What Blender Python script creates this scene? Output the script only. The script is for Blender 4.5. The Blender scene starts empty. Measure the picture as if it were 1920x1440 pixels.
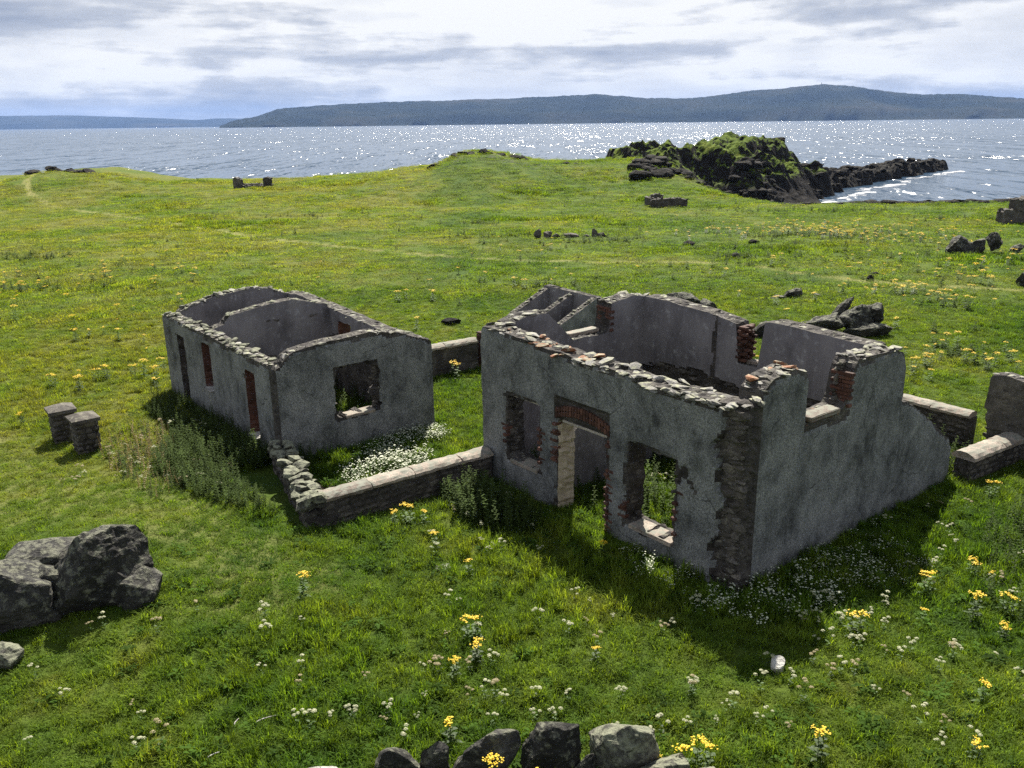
import bpy, bmesh, math, random
import numpy as np
from mathutils import Matrix, Vector, Euler

random.seed(7)
RNG = np.random.default_rng(11)
SC = bpy.context.scene
COL = SC.collection
PI = math.pi

# ------------------------------------------------------------------ camera, sky, sun, exposure
PITCH, ROLL, CAM_H = math.radians(16.946), math.radians(0.686), 8.0
_w = Vector((0, math.cos(PITCH), -math.sin(PITCH)))
_r0 = Vector((1, 0, 0)); _u0 = _r0.cross(_w)
_r = _r0 * math.cos(ROLL) - _u0 * math.sin(ROLL)
_u = _r0 * math.sin(ROLL) + _u0 * math.cos(ROLL)
cam_d = bpy.data.cameras.new('camera'); cam = bpy.data.objects.new('camera', cam_d); COL.objects.link(cam)
cam.matrix_world = Matrix(((_r.x, _u.x, -_w.x, 0), (_r.y, _u.y, -_w.y, 0), (_r.z, _u.z, -_w.z, CAM_H), (0, 0, 0, 1)))
cam_d.sensor_width = 36; cam_d.lens = 36 * 1608 / 1920
cam_d.clip_start = 0.1; cam_d.clip_end = 120000
SC.camera = cam

SUN_EL, SUN_AZ = math.radians(51), math.radians(6)      # azimuth clockwise from +Y
sun_d = bpy.data.lights.new('sun', 'SUN'); sun_d.energy = 5.0; sun_d.angle = math.radians(0.5); sun_d.color = (1.0, 0.95, 0.86)
sun = bpy.data.objects.new('sun', sun_d); COL.objects.link(sun)
_sd = Vector((math.sin(SUN_AZ) * math.cos(SUN_EL), math.cos(SUN_AZ) * math.cos(SUN_EL), math.sin(SUN_EL)))
sun.rotation_euler = _sd.to_track_quat('Z', 'Y').to_euler()
sun.location = (0, 0, 60)

SC.view_settings.view_transform = 'Standard'; SC.view_settings.look = 'None'
SC.view_settings.exposure = 1.2; SC.view_settings.gamma = 1.0; SC.view_settings.use_curve_mapping = False
SC.cycles.use_denoising = False
SC.cycles.max_bounces = 4; SC.cycles.transparent_max_bounces = 8
SC.cycles.volume_bounces = 0
SC.cycles.caustics_reflective = False; SC.cycles.caustics_refractive = False
SC.cycles.sample_clamp_indirect = 6.0

# ------------------------------------------------------------------ node helpers
class NT:
    def __init__(s, tree):
        s.t = tree; s.n = tree.nodes; s.l = tree.links
    def new(s, typ, ins=None, **props):
        nd = s.n.new(typ)
        for k, v in props.items(): setattr(nd, k, v)
        for k, v in (ins or {}).items():
            s.put(nd.inputs[k], v)
        return nd
    def put(s, sock, v):
        if isinstance(v, bpy.types.NodeSocket): s.l.new(v, sock)
        elif hasattr(sock, 'default_value'):
            dv = sock.default_value
            if hasattr(dv, '__len__') and len(dv) == 4 and hasattr(v, '__len__') and len(v) == 3: v = (*v, 1)
            sock.default_value = v
    def noise(s, vec, scale, detail=4, rough=.55, dist=0.0):
        return s.new('ShaderNodeTexNoise', {'Vector': vec, 'Scale': scale, 'Detail': detail, 'Roughness': rough, 'Distortion': dist}).outputs['Fac']
    def ramp(s, fac, stops, interp='LINEAR'):
        nd = s.new('ShaderNodeValToRGB', {'Fac': fac}); cr = nd.color_ramp; cr.interpolation = interp
        while len(cr.elements) < len(stops): cr.elements.new(0.5)
        for e, (p, c) in zip(cr.elements, stops):
            e.position = p; e.color = (*c, 1) if hasattr(c, '__len__') else (c, c, c, 1)
        return nd.outputs['Color']
    def mix(s, fac, a, b, blend='MIX'):
        nd = s.new('ShaderNodeMix', data_type='RGBA', blend_type=blend)
        s.put(nd.inputs[0], fac); s.put(nd.inputs[6], a); s.put(nd.inputs[7], b)
        return nd.outputs[2]
    def math(s, op, a, b=0.0, c=0.0, clamp=False):
        nd = s.new('ShaderNodeMath', operation=op, use_clamp=clamp)
        s.put(nd.inputs[0], a); s.put(nd.inputs[1], b); s.put(nd.inputs[2], c)
        return nd.outputs[0]
    def vmul(s, v, k):
        nd = s.new('ShaderNodeVectorMath', operation='MULTIPLY'); s.put(nd.inputs[0], v); nd.inputs[1].default_value = k
        return nd.outputs[0]
    def bump(s, h, strength=.5, dist=.02, normal=None):
        nd = s.new('ShaderNodeBump', {'Strength': strength, 'Distance': dist, 'Height': h})
        if normal is not None: s.l.new(normal, nd.inputs['Normal'])
        return nd.outputs['Normal']

MATS = {}
def material(name):
    m = bpy.data.materials.new(name); m.use_nodes = True
    nt = NT(m.node_tree); b = m.node_tree.nodes['Principled BSDF']
    MATS[name] = m
    geo = nt.new('ShaderNodeNewGeometry')
    return m, nt, b, geo.outputs['Position'], geo

# world: Nishita sky seen through broken layers of cloud
world = bpy.data.worlds.new('World'); SC.world = world; world.use_nodes = True
wn = NT(world.node_tree); bg = world.node_tree.nodes['Background']
sky = wn.new('ShaderNodeTexSky', sky_type='NISHITA', sun_disc=False, sun_elevation=SUN_EL, sun_rotation=SUN_AZ, altitude=10, air_density=1.0, dust_density=1.0, ozone_density=1.0)
tc = wn.new('ShaderNodeTexCoord').outputs['Generated']
sep = wn.new('ShaderNodeSeparateXYZ', {'Vector': tc})
zz = wn.math('ADD', wn.math('MAXIMUM', sep.outputs[2], 0.0), 0.055)
px = wn.math('DIVIDE', sep.outputs[0], zz); py = wn.math('DIVIDE', sep.outputs[1], zz)
cp = wn.new('ShaderNodeCombineXYZ', {'X': px, 'Y': py, 'Z': 3.7}).outputs[0]
cps = wn.vmul(cp, (0.55, 1.0, 1.0))
big = wn.noise(cps, 0.42, 8, .56, .2)
mid = wn.noise(cp, 1.15, 9, .6, .4)
band = wn.noise(wn.vmul(tc, (1.0, 1.0, 7.5)), 2.3, 8, .55, .25)
puff = wn.noise(wn.vmul(tc, (1.0, 1.0, 2.6)), 7.5, 9, .6, .2)
d1 = wn.math('ADD', wn.math('MULTIPLY', big, .14), wn.math('ADD', wn.math('MULTIPLY', band, .56), wn.math('MULTIPLY', puff, .30)))
el_gap = wn.new('ShaderNodeMapRange', {'Value': sep.outputs[2], 'From Min': 0.06, 'From Max': 0.7, 'To Min': 0.26, 'To Max': -0.05}).outputs[0]
cover = wn.ramp(wn.math('ADD', el_gap, wn.math('ADD', wn.math('MULTIPLY', mid, .45), wn.math('MULTIPLY', d1, .55))), [(0.42, 0.0), (0.54, 1.0)])
veil = wn.ramp(d1, [(0.38, (0.30, 0.312, 0.335)), (0.46, (0.375, 0.383, 0.395)), (0.52, (0.438, 0.44, 0.44))])
bank_n = wn.math('ADD', wn.math('MULTIPLY', wn.noise(wn.vmul(tc, (1.0, 1.0, 9.0)), 2.6, 8, .55, .15), .74), wn.math('MULTIPLY', wn.noise(wn.vmul(tc, (1.0, 1.0, 2.6)), 12.0, 8, .6), .26))
bank = wn.ramp(bank_n, [(0.49, 0.0), (0.55, .6), (0.64, .95)])
shade = wn.mix(bank, veil, (0.15, 0.172, 0.218))
skyc = wn.mix(1.0, sky.outputs[0], (0.05, 0.05, 0.05), 'MULTIPLY')
cloudy = wn.mix(cover, skyc, shade)
wn.put(bg.inputs['Color'], cloudy); bg.inputs['Strength'].default_value = 1.0

# ------------------------------------------------------------------ noise in numpy
def _hash(ix, iy, iz):
    n = (ix.astype(np.int64) * 374761393 + iy.astype(np.int64) * 668265263 + iz.astype(np.int64) * 2147483647) & 0x7fffffff
    n = (n ^ (n >> 13)) * 1274126177 & 0x7fffffff
    n = (n ^ (n >> 16)) * 974711 & 0x7fffffff
    return ((n ^ (n >> 15)) & 0xffffff) / float(0xffffff)
def vn(x, y, z=0.0):
    x, y, z = np.broadcast_arrays(np.asarray(x, float), np.asarray(y, float), np.asarray(z, float))
    xi, yi, zi = np.floor(x), np.floor(y), np.floor(z)
    fx, fy, fz = x - xi, y - yi, z - zi
    fx, fy, fz = [f * f * (3 - 2 * f) for f in (fx, fy, fz)]
    xi, yi, zi = xi.astype(np.int64), yi.astype(np.int64), zi.astype(np.int64)
    r = 0
    for dx in (0, 1):
        for dy in (0, 1):
            for dz in (0, 1):
                r = r + _hash(xi + dx, yi + dy, zi + dz) * (fx if dx else 1 - fx) * (fy if dy else 1 - fy) * (fz if dz else 1 - fz)
    return r * 2 - 1
def fbm(x, y, z=0.0, o=4, g=.5):
    r, a, s = 0, 1.0, 0.0
    for i in range(o):
        f = 2.03 ** i
        r = r + a * vn(x * f + 17.3 * i, y * f - 9.1 * i, np.asarray(z) * f + 4.7 * i); s += a; a *= g
    return r / s
def sstep(a, b, x):
    t = np.clip((np.asarray(x, float) - a) / (b - a), 0, 1); return t * t * (3 - 2 * t)

# ------------------------------------------------------------------ object helpers
def tag(o, label=None, cat=None, group=None, kind=None):
    if label: o['label'] = label
    if cat: o['category'] = cat
    if group: o['group'] = group
    if kind: o['kind'] = kind
    return o
def obj(name, me, parent=None, mat=None):
    o = bpy.data.objects.new(name, me); COL.objects.link(o)
    if parent is not None: o.parent = parent
    if mat is not None and me is not None and not me.materials: me.materials.append(mat)
    return o
def empty(name, loc=(0, 0, 0), rz=0.0):
    o = bpy.data.objects.new(name, None); COL.objects.link(o); o.location = loc; o.rotation_euler = (0, 0, rz); o.empty_display_size = .2
    return o
def mesh(name, V, F, mats=(), midx=None, smooth=False):
    me = bpy.data.meshes.new(name)
    me.from_pydata([tuple(v) for v in V] if not isinstance(V, np.ndarray) else V.tolist(), [], F)
    for m in mats: me.materials.append(m)
    if midx is not None: me.polygons.foreach_set('material_index', np.asarray(midx, np.int32))
    if smooth: me.polygons.foreach_set('use_smooth', np.ones(len(me.polygons), bool))
    me.update(); return me
def join(parts):            # [(verts, faces)] -> one
    V, F, n = [], [], 0
    for v, f in parts:
        V.append(np.asarray(v, float)); F += [tuple(i + n for i in q) for q in f]; n += len(v)
    return np.vstack(V), F
def box_vf(x0, x1, y0, y1, z0, z1):
    V = [(x0, y0, z0), (x1, y0, z0), (x1, y1, z0), (x0, y1, z0), (x0, y0, z1), (x1, y0, z1), (x1, y1, z1), (x0, y1, z1)]
    return V, [(0, 3, 2, 1), (4, 5, 6, 7), (0, 1, 5, 4), (1, 2, 6, 5), (2, 3, 7, 6), (3, 0, 4, 7)]
def rough_box(name, sx, sy, sz, mat, bev=.02, jit=.006, seed=0, z0=0.0, cuts=2):
    bm = bmesh.new(); bmesh.ops.create_cube(bm, size=1)
    bmesh.ops.scale(bm, vec=(sx, sy, sz), verts=bm.verts); bmesh.ops.translate(bm, vec=(0, 0, sz / 2 + z0), verts=bm.verts)
    bmesh.ops.bevel(bm, geom=bm.edges[:], offset=bev, segments=1, affect='EDGES')
    if cuts: bmesh.ops.subdivide_edges(bm, edges=bm.edges[:], cuts=cuts, use_grid_fill=True)
    r = random.Random(seed)
    for v in bm.verts: v.co += Vector((r.uniform(-1, 1), r.uniform(-1, 1), r.uniform(-1, 1))) * jit
    me = bpy.data.meshes.new(name); bm.to_mesh(me); bm.free(); me.materials.append(mat); return me

# ------------------------------------------------------------------ materials
def grass_color(nt, pos, k=1.0):
    """turf colour from where it grows: lush green, yellow-green, dry straw patches"""
    p2 = nt.vmul(pos, (1, 1, 0))
    a = nt.noise(p2, .11, 5, .6); b = nt.noise(p2, .9, 4, .6); c = nt.noise(p2, 6.0, 3, .6)
    dist = nt.new('ShaderNodeVectorMath', operation='LENGTH', ); nt.put(dist.inputs[0], nt.vmul(pos, (.25, 1, 0)))
    far = nt.new('ShaderNodeMapRange', {'Value': dist.outputs['Value'], 'From Min': 18.0, 'From Max': 60.0}).outputs[0]
    sx = nt.new('ShaderNodeSeparateXYZ', {'Vector': pos}).outputs[0]
    left = nt.new('ShaderNodeMapRange', {'Value': sx, 'From Min': -4.5, 'From Max': -11.0}).outputs[0]
    f = nt.math('ADD', nt.math('MULTIPLY', a, .66), nt.math('ADD', nt.math('MULTIPLY', b, .40), nt.math('MULTIPLY', c, .14)))
    f = nt.math('ADD', nt.math('ADD', f, -.072), nt.math('ADD', nt.math('MULTIPLY', far, .035), nt.math('MULTIPLY', left, .08)))
    S = [(0.36, (0.030 * k, 0.068 * k, 0.010 * k)), (0.47, (0.056 * k, 0.098 * k, 0.012 * k)), (0.58, (0.088 * k, 0.126 * k, 0.017 * k)), (0.70, (0.130 * k, 0.142 * k, 0.028 * k)), (0.80, (0.145 * k, 0.15 * k, 0.036 * k))]
    return nt.ramp(f, S)

def leaf_material(name, color=None, trans=.45, k=1.0, rough=.55, tint=(1.3, 1.2, .45), spec=.25):
    m, nt, b, pos, geo = material(name)
    col = grass_color(nt, pos, k) if color is None else nt.mix(nt.noise(pos, 5, 3), [c * .6 for c in color], [c * 1.35 for c in color])
    ri = nt.new('ShaderNodeObjectInfo').outputs['Random']
    col = nt.mix(1.0, col, nt.ramp(ri, [(0, .55), (1, 1.4)]), 'MULTIPLY')
    nt.put(b.inputs['Base Color'], col); b.inputs['Roughness'].default_value = rough; b.inputs['Specular IOR Level'].default_value = spec
    tr = nt.new('ShaderNodeBsdfTranslucent', {'Color': nt.mix(1.0, col, tint, 'MULTIPLY')})
    mx = nt.new('ShaderNodeMixShader', {0: trans, 1: b.outputs[0], 2: tr.outputs[0]})
    nt.l.new(mx.outputs[0], m.node_tree.nodes['Material Output'].inputs['Surface'])
    return m

def add_noise(nt, pos, amp):
    nd = nt.new('ShaderNodeTexNoise', {'Vector': pos, 'Scale': 2.2, 'Detail': 4.0})
    v = nt.new('ShaderNodeVectorMath', operation='MULTIPLY_ADD'); nt.put(v.inputs[0], nd.outputs['Color']); v.inputs[1].default_value = (amp,) * 3; nt.put(v.inputs[2], pos); return v.outputs[0]

def build_materials():
    leaf_material('grass', None, .55, 1.7, spec=.06, tint=(1.3, 1.25, .3))
    leaf_material('herb', (0.055, 0.105, 0.014), .45, rough=.7, spec=.05)
    leaf_material('nettle', (0.056, 0.085, 0.022), .42, rough=.7, spec=.06)
    leaf_material('dry_stalk', (0.20, 0.15, 0.06), .3)
    leaf_material('plant_green', (0.06, 0.11, 0.02), .4)
    for nm, c, t in (('yellow_petal', (0.86, 0.60, 0.012), .3), ('white_petal', (0.46, 0.46, 0.28), .3), ('tan_petal', (0.34, 0.28, 0.14), .3), ('daisy_petal', (0.66, 0.68, 0.50), .3)):
        m, nt, b, pos, geo = material(nm)
        nt.put(b.inputs['Base Color'], nt.mix(nt.noise(pos, 30, 2), [x * .75 for x in c], c)); b.inputs['Roughness'].default_value = .6
        tr = nt.new('ShaderNodeBsdfTranslucent', {'Color': (*c, 1)})
        mx = nt.new('ShaderNodeMixShader', {0: t, 1: b.outputs[0], 2: tr.outputs[0]})
        nt.l.new(mx.outputs[0], m.node_tree.nodes['Material Output'].inputs['Surface'])
    # turf
    m, nt, b, pos, geo = material('turf')
    col = grass_color(nt, pos, .95)
    path = nt.new('ShaderNodeAttribute', attribute_name='path').outputs['Fac']
    rock = nt.new('ShaderNodeAttribute', attribute_name='rock').outputs['Fac']
    soil = nt.new('ShaderNodeAttribute', attribute_name='soil').outputs['Fac']
    col = nt.mix(nt.math('MULTIPLY', path, .85), col, (0.23, 0.22, 0.075))
    col = nt.mix(soil, col, (0.05, 0.035, 0.022))
    rk = nt.ramp(nt.noise(pos, 1.3, 8, .65), [(.3, (.02, .02, .02)), (.55, (.07, .065, .06)), (.75, (.16, .15, .13))])
    col = nt.mix(rock, col, rk)
    nt.put(b.inputs['Base Color'], col); b.inputs['Roughness'].default_value = .9; b.inputs['Specular IOR Level'].default_value = .1
    h = nt.math('ADD', nt.noise(pos, 9, 6, .7), nt.math('MULTIPLY', nt.noise(pos, 1.7, 5, .6), 1.5))
    nt.put(b.inputs['Normal'], nt.bump(h, .9, .16))
    # headland: dark rock with turf on the ledges
    m, nt, b, pos, geo = material('crag')
    nz = nt.new('ShaderNodeSeparateXYZ', {'Vector': geo.outputs['Normal']}).outputs[2]
    wz = nt.new('ShaderNodeSeparateXYZ', {'Vector': pos}).outputs[2]
    n1 = nt.noise(pos, .35, 8, .65)
    rk = nt.ramp(nt.noise(pos, .9, 9, .7), [(.3, (.006, .006, .006)), (.5, (.02, .018, .017)), (.68, (.042, .039, .035)), (.82, (.10, .095, .085))])
    gr = nt.ramp(n1, [(.35, (.05, .078, .012)), (.55, (.10, .14, .02)), (.75, (.15, .16, .03))])
    g = nt.math('ADD', nz, nt.math('MULTIPLY', nt.math('SUBTRACT', n1, .5), 1.1))
    g = nt.ramp(g, [(.57, 0.0), (.70, 1.0)])
    lim = nt.new('ShaderNodeMapRange', {'Value': nt.math('ADD', wz, nt.math('MULTIPLY', n1, 2.0)), 'From Min': 0.2, 'From Max': 1.4}).outputs[0]
    nt.put(b.inputs['Base Color'], nt.mix(nt.math('MULTIPLY', g, lim), rk, gr)); b.inputs['Roughness'].default_value = .95; b.inputs['Specular IOR Level'].default_value = .08
    nt.put(b.inputs['Normal'], nt.bump(nt.noise(pos, 1.2, 9, .66), .9, .35))
    # rocks
    def rockmat(name, dark, mid, light, lichen, lscale=5.0, lth=(.52, .62), bs=1.0, bd=.06, spec=.3):
        m, nt, b, pos, geo = material(name)
        nz = nt.new('ShaderNodeSeparateXYZ', {'Vector': geo.outputs['Normal']}).outputs[2]
        f = nt.noise(pos, 2.2, 9, .68, .4)
        col = nt.ramp(f, [(.3, dark), (.52, mid), (.72, light)])
        spk = nt.noise(pos, 38, 3, .7)
        col = nt.mix(1.0, col, nt.ramp(spk, [(.35, .6), (.62, 1.3)]), 'MULTIPLY')
        ri = nt.new('ShaderNodeObjectInfo').outputs['Random']
        isl = geo.outputs['Random Per Island']
        rr = nt.math('FRACT', nt.math('ADD', ri, isl))
        col = nt.mix(1.0, col, nt.ramp(rr, [(0, (.62, .60, .58)), (.5, (1.0, .97, .93)), (1, (1.4, 1.38, 1.34))]), 'MULTIPLY')
        lf = nt.math('ADD', nt.noise(pos, lscale, 7, .7), nt.math('MULTIPLY', nz, .10))
        col = nt.mix(nt.ramp(lf, [(lth[0], 0.0), (lth[1], 1.0)]), col, lichen)
        nt.put(b.inputs['Base Color'], col); b.inputs['Roughness'].default_value = .85; b.inputs['Specular IOR Level'].default_value = spec
        hh = nt.math('ADD', nt.noise(pos, 7, 10, .72), nt.math('MULTIPLY', nt.noise(nt.vmul(pos, (1, 1, 3)), 2.6, 6, .6, 1.0), 1.6))
        nt.put(b.inputs['Normal'], nt.bump(hh, bs, bd)); return m
    rockmat('rock', (.010, .010, .010), (.038, .037, .034), (.095, .092, .083), (.18, .18, .13), 7.0, (.55, .66), 1.0, .12)
    rockmat('wet_rock', (.010, .010, .011), (.03, .028, .027), (.07, .064, .058), (.10, .095, .06), 3.0, (.62, .75), 1.0, .2, .1)
    rockmat('pale_rock', (.16, .15, .14), (.30, .29, .27), (.45, .44, .41), (.5, .49, .44), 4.0, (.56, .70))
    rockmat('lichen_stone', (.022, .022, .02), (.065, .064, .055), (.135, .13, .11), (.20, .205, .14), 8.0, (.48, .62), 1.0, .05)
    rockmat('rubble_stone', (.06, .058, .055), (.16, .155, .147), (.30, .29, .275), (.30, .30, .20), 8.0, (.56, .70), .8, .02)
    rockmat('mortar_core', (.018, .016, .015), (.06, .054, .05), (.13, .12, .105), (.17, .16, .12), 7.0, (.62, .74), 1.0, .05)
    rockmat('wall_stone', (.025, .023, .021), (.07, .063, .056), (.135, .122, .104), (.18, .17, .125), 8.0, (.60, .74), .8, .02)
    rockmat('brick', (.035, .017, .013), (.075, .034, .024), (.125, .06, .045), (.12, .105, .09), 12.0, (.58, .72), .6, .012)
    rockmat('old_brick', (.10, .05, .03), (.22, .10, .055), (.32, .18, .10), (.30, .29, .20), 9.0, (.56, .70), .6, .012)
    rockmat('sandstone', (.13, .105, .085), (.25, .21, .175), (.36, .315, .265), (.20, .20, .16), 7.0, (.52, .66), .8, .02)
    # roughcast render
    m, nt, b, pos, geo = material('roughcast')
    big = nt.noise(pos, .9, 6, .62); st = nt.noise(nt.vmul(pos, (1.3, 1.3, .9)), 2.3, 7, .65, .6)
    f = nt.math('ADD', nt.math('MULTIPLY', big, .55), nt.math('MULTIPLY', st, .45))
    col = nt.ramp(f, [(.37, (.055, .056, .056)), (.45, (.115, .118, .116)), (.54, (.182, .185, .181)), (.68, (.255, .256, .246))])
    col = nt.mix(1.0, col, nt.ramp(nt.noise(pos, 34, 3, .75), [(.33, .38), (.5, .95), (.66, 1.5)]), 'MULTIPLY')
    col = nt.mix(nt.ramp(nt.noise(pos, 2.6, 7, .7), [(.62, 0.0), (.72, .55)]), col, (.33, .34, .33))
    col = nt.mix(nt.ramp(nt.noise(pos, 1.4, 8, .7, .5), [(.58, 0.0), (.70, .45)]), col, (.08, .088, .066))
    ck = nt.new('ShaderNodeTexVoronoi', {'Vector': add_noise(nt, pos, .35), 'Scale': .75}, feature='DISTANCE_TO_EDGE').outputs['Distance']
    col = nt.mix(nt.math('MULTIPLY', nt.ramp(ck, [(0.0, 1.0), (.012, 0.0)]), nt.ramp(nt.noise(pos, .8, 3), [(.5, 0.0), (.6, .8)])), col, (.02, .02, .02))
    nt.put(b.inputs['Base Color'], col); b.inputs['Roughness'].default_value = .9; b.inputs['Specular IOR Level'].default_value = .2
    h = nt.math('ADD', nt.noise(pos, 42, 4, .7), nt.math('MULTIPLY', nt.noise(pos, 6, 5, .6), .8))
    nt.put(b.inputs['Normal'], nt.bump(h, .8, .02))
    # smooth inner plaster
    m, nt, b, pos, geo = material('plaster')
    f = nt.math('ADD', nt.math('MULTIPLY', nt.noise(pos, .8, 6, .6), .6), nt.math('MULTIPLY', nt.noise(nt.vmul(pos, (2, 2, .5)), 1.6, 6, .65), .4))
    col = nt.ramp(f, [(.36, (.075, .07, .073)), (.48, (.14, .13, .135)), (.62, (.20, .188, .19))])
    col = nt.mix(nt.ramp(nt.noise(pos, 4.5, 8, .72), [(.56, 0.0), (.68, .6)]), col, (.38, .38, .38))
    nt.put(b.inputs['Base Color'], col); b.inputs['Roughness'].default_value = .85
    nt.put(b.inputs['Normal'], nt.bump(nt.noise(pos, 16, 6, .65), .35, .015))
    # tan reveal plaster
    m, nt, b, pos, geo = material('tan_plaster')
    vo = nt.new('ShaderNodeTexVoronoi', {'Vector': pos, 'Scale': 3.2}, feature='DISTANCE_TO_EDGE').outputs['Distance']
    col = nt.ramp(nt.noise(pos, 2.5, 6, .6), [(.35, (.36, .29, .20)), (.65, (.56, .47, .35))])
    col = nt.mix(nt.ramp(vo, [(.0, .6), (.03, 0.0)]), col, (.16, .12, .08))
    nt.put(b.inputs['Base Color'], col); b.inputs['Roughness'].default_value = .85
    nt.put(b.inputs['Normal'], nt.bump(nt.noise(pos, 12, 6, .65), .4, .015))
    # timber
    m, nt, b, pos, geo = material('timber')
    nt.put(b.inputs['Base Color'], nt.ramp(nt.noise(nt.vmul(pos, (9, 9, 40)), 1, 5, .6), [(.3, (.22, .19, .15)), (.7, (.42, .38, .32))])); b.inputs['Roughness'].default_value = .8
    # sea
    m, nt, b, pos, geo = material('sea_water')
    b.inputs['Base Color'].default_value = (.016, .045, .085, 1); b.inputs['Roughness'].default_value = .2; b.inputs['IOR'].default_value = 1.333
    def facets(k, sc, amp):
        nd = nt.new('ShaderNodeTexNoise', {'Vector': nt.vmul(pos, k), 'Scale': sc, 'Detail': 2.0, 'Roughness': .6})
        v = nt.new('ShaderNodeVectorMath', operation='SUBTRACT'); nt.put(v.inputs[0], nd.outputs['Color']); v.inputs[1].default_value = (.5, .5, .5)
        return nt.vmul(v.outputs[0], (amp, amp, 0))
    def add(x, y):
        v = nt.new('ShaderNodeVectorMath', operation='ADD'); nt.put(v.inputs[0], x); nt.put(v.inputs[1], y); return v.outputs[0]
    gust = nt.ramp(nt.noise(nt.vmul(pos, (.3, 1, 1)), .010, 5, .6), [(.35, .62), (.62, 1.0)])
    v = add(add(facets((1, .16, 1), 1.1, 2.0), facets((1, .13, 1), .30, 1.7)), facets((1, .10, 1), .07, .8))
    g = nt.new('ShaderNodeVectorMath', operation='SCALE'); nt.put(g.inputs[0], v); nt.put(g.inputs['Scale'], gust)
    nv = nt.new('ShaderNodeVectorMath', operation='NORMALIZE'); nt.put(nv.inputs[0], add(g.outputs[0], (0, 0, 1)))
    nt.put(b.inputs['Normal'], nv.outputs[0])
    m, nt, b, pos, geo = material('foam')
    nt.put(b.inputs['Base Color'], nt.ramp(nt.noise(pos, 2, 5, .6), [(.3, .6), (.7, .85)])); b.inputs['Roughness'].default_value = .8
    # far hills
    m, nt, b, pos, geo = material('hill_land')
    wz = nt.new('ShaderNodeSeparateXYZ', {'Vector': pos}).outputs[2]
    f = nt.noise(nt.vmul(pos, (.0012, .0012, .004)), 1.0, 7, .62)
    col = nt.ramp(f, [(.35, (.010, .014, .012)), (.5, (.02, .024, .017)), (.62, (.033, .034, .024)), (.74, (.05, .043, .032))])
    nt.put(b.inputs['Base Color'], col); b.inputs['Roughness'].default_value = 1.0; b.inputs['Specular IOR Level'].default_value = 0
build_materials()

# ------------------------------------------------------------------ terrain
COAST = np.array([(-260, 126), (-110, 128), (-60, 131), (-43, 129), (-30, 127), (-12, 127), (2, 127), (10, 128), (18, 125), (23, 115), (24, 105), (25, 96), (29, 88.5), (36, 88.5), (50, 88.5), (75, 91), (260, 106), (260, -200), (-260, -200)], float)
def coast_dist(x, y):
    x = np.asarray(x, float); y = np.asarray(y, float)
    d = np.full(x.shape, 1e9); ins = np.zeros(x.shape, bool); n = len(COAST)
    for i in range(n):
        ax, ay = COAST[i]; bx, by = COAST[(i + 1) % n]
        ex, ey = bx - ax, by - ay; L = ex * ex + ey * ey
        t = np.clip(((x - ax) * ex + (y - ay) * ey) / L, 0, 1)
        d = np.minimum(d, np.hypot(x - ax - t * ex, y - ay - t * ey))
        c = ((ay > y) != (by > y)) & (x < (bx - ax) * (y - ay) / (by - ay + 1e-12) + ax)
        ins ^= c
    return np.where(ins, d, -d)
CX = [-260, -140, -80, -72, -63, -60.5, -57, -52, -46, -40, -28, -20, -15, -9.5, -8, -6, -2, 3.5, 8.6, 12, 16, 19, 22, 27, 260]
CZ = [.8, .8, 1.8, 1.6, 1.0, 2.4, 2.7, 2.1, 1.0, .9, .9, 1.3, 2.0, 2.6, 3.3, 4.1, 4.2, 3.0, 2.7, 2.8, 3.1, 3.0, 1.6, 0, 0]
MOUNDS = [(-8.2, 13.6, .35, 3.0), (-9.5, 16.2, .25, 3.5), (5.5, 9.2, .25, 3.0), (-3.5, 12.5, .12, 2.5), (1.5, 11.8, .10, 1.8)]
def ground_z(x, y):
    x = np.asarray(x, float); y = np.asarray(y, float)
    r = np.hypot(x, y)
    crest = np.interp(x, CX, CZ)
    up = sstep(86, 113, y + 2.5 * vn(x * .06, y * .06, 3))
    rocky = sstep(2.0, 3.4, crest) * sstep(100, 108, y)
    h = crest * up + .35 * up * fbm(x * .12, y * .12, 1.5, 3) + rocky * .5 * np.abs(fbm(x * .5, y * .5, 8, 3))
    h = h + .16 * fbm(x * .09, y * .09, 7.7, 3) * sstep(24, 45, r) + .035 * fbm(x * .55, y * .55, 2.2, 3)
    h = h + .085 * sstep(30, 14, r) * fbm(x * 1.5, y * 1.5, 5.1, 4, .6)
    for mx, my, mh, ms in MOUNDS: h = h + mh * np.exp(-((x - mx) ** 2 + (y - my) ** 2) / ms ** 2)
    s = coast_dist(x, y) + 2.2 * fbm(x * .12, y * .12, 3.3, 3)
    k = sstep(-14, 3.5, s)
    return h * k - 7.5 * (1 - k)
def gz(x, y): return float(ground_z(np.array([x]), np.array([y]))[0])

PATHS = [([(-60, 112), (-57, 104), (-53.8, 98.5), (-48.8, 92.8), (-43.4, 88.1), (-31, 77), (-19.2, 65.4), (-13.3, 60.4), (-9.1, 56.9), (-3.6, 54.1), (1.4, 52.2), (6.1, 51), (13.6, 49.2), (17, 44.9), (30, 38)], .30),
         ([(-16, 23), (-12.6, 19.6), (-11, 18), (-9.1, 17.1), (-7.3, 16), (-5.7, 15.1), (-4.2, 13.4)], 1.3)]
def path_mask(x, y):
    m = np.zeros(np.shape(x))
    for pts, wd in PATHS:
        d = np.full(np.shape(x), 1e9)
        for (ax, ay), (bx, by) in zip(pts[:-1], pts[1:]):
            ex, ey = bx - ax, by - ay; t = np.clip(((x - ax) * ex + (y - ay) * ey) / (ex * ex + ey * ey), 0, 1)
            d = np.minimum(d, np.hypot(x - ax - t * ex, y - ay - t * ey))
        d = d + wd * .6 * vn(x * .8, y * .8, 9)
        m = np.maximum(m, (1 - sstep(wd * .5, wd * 1.4, d)) * (1.0 if wd < 1 else .45))
    return m

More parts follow.
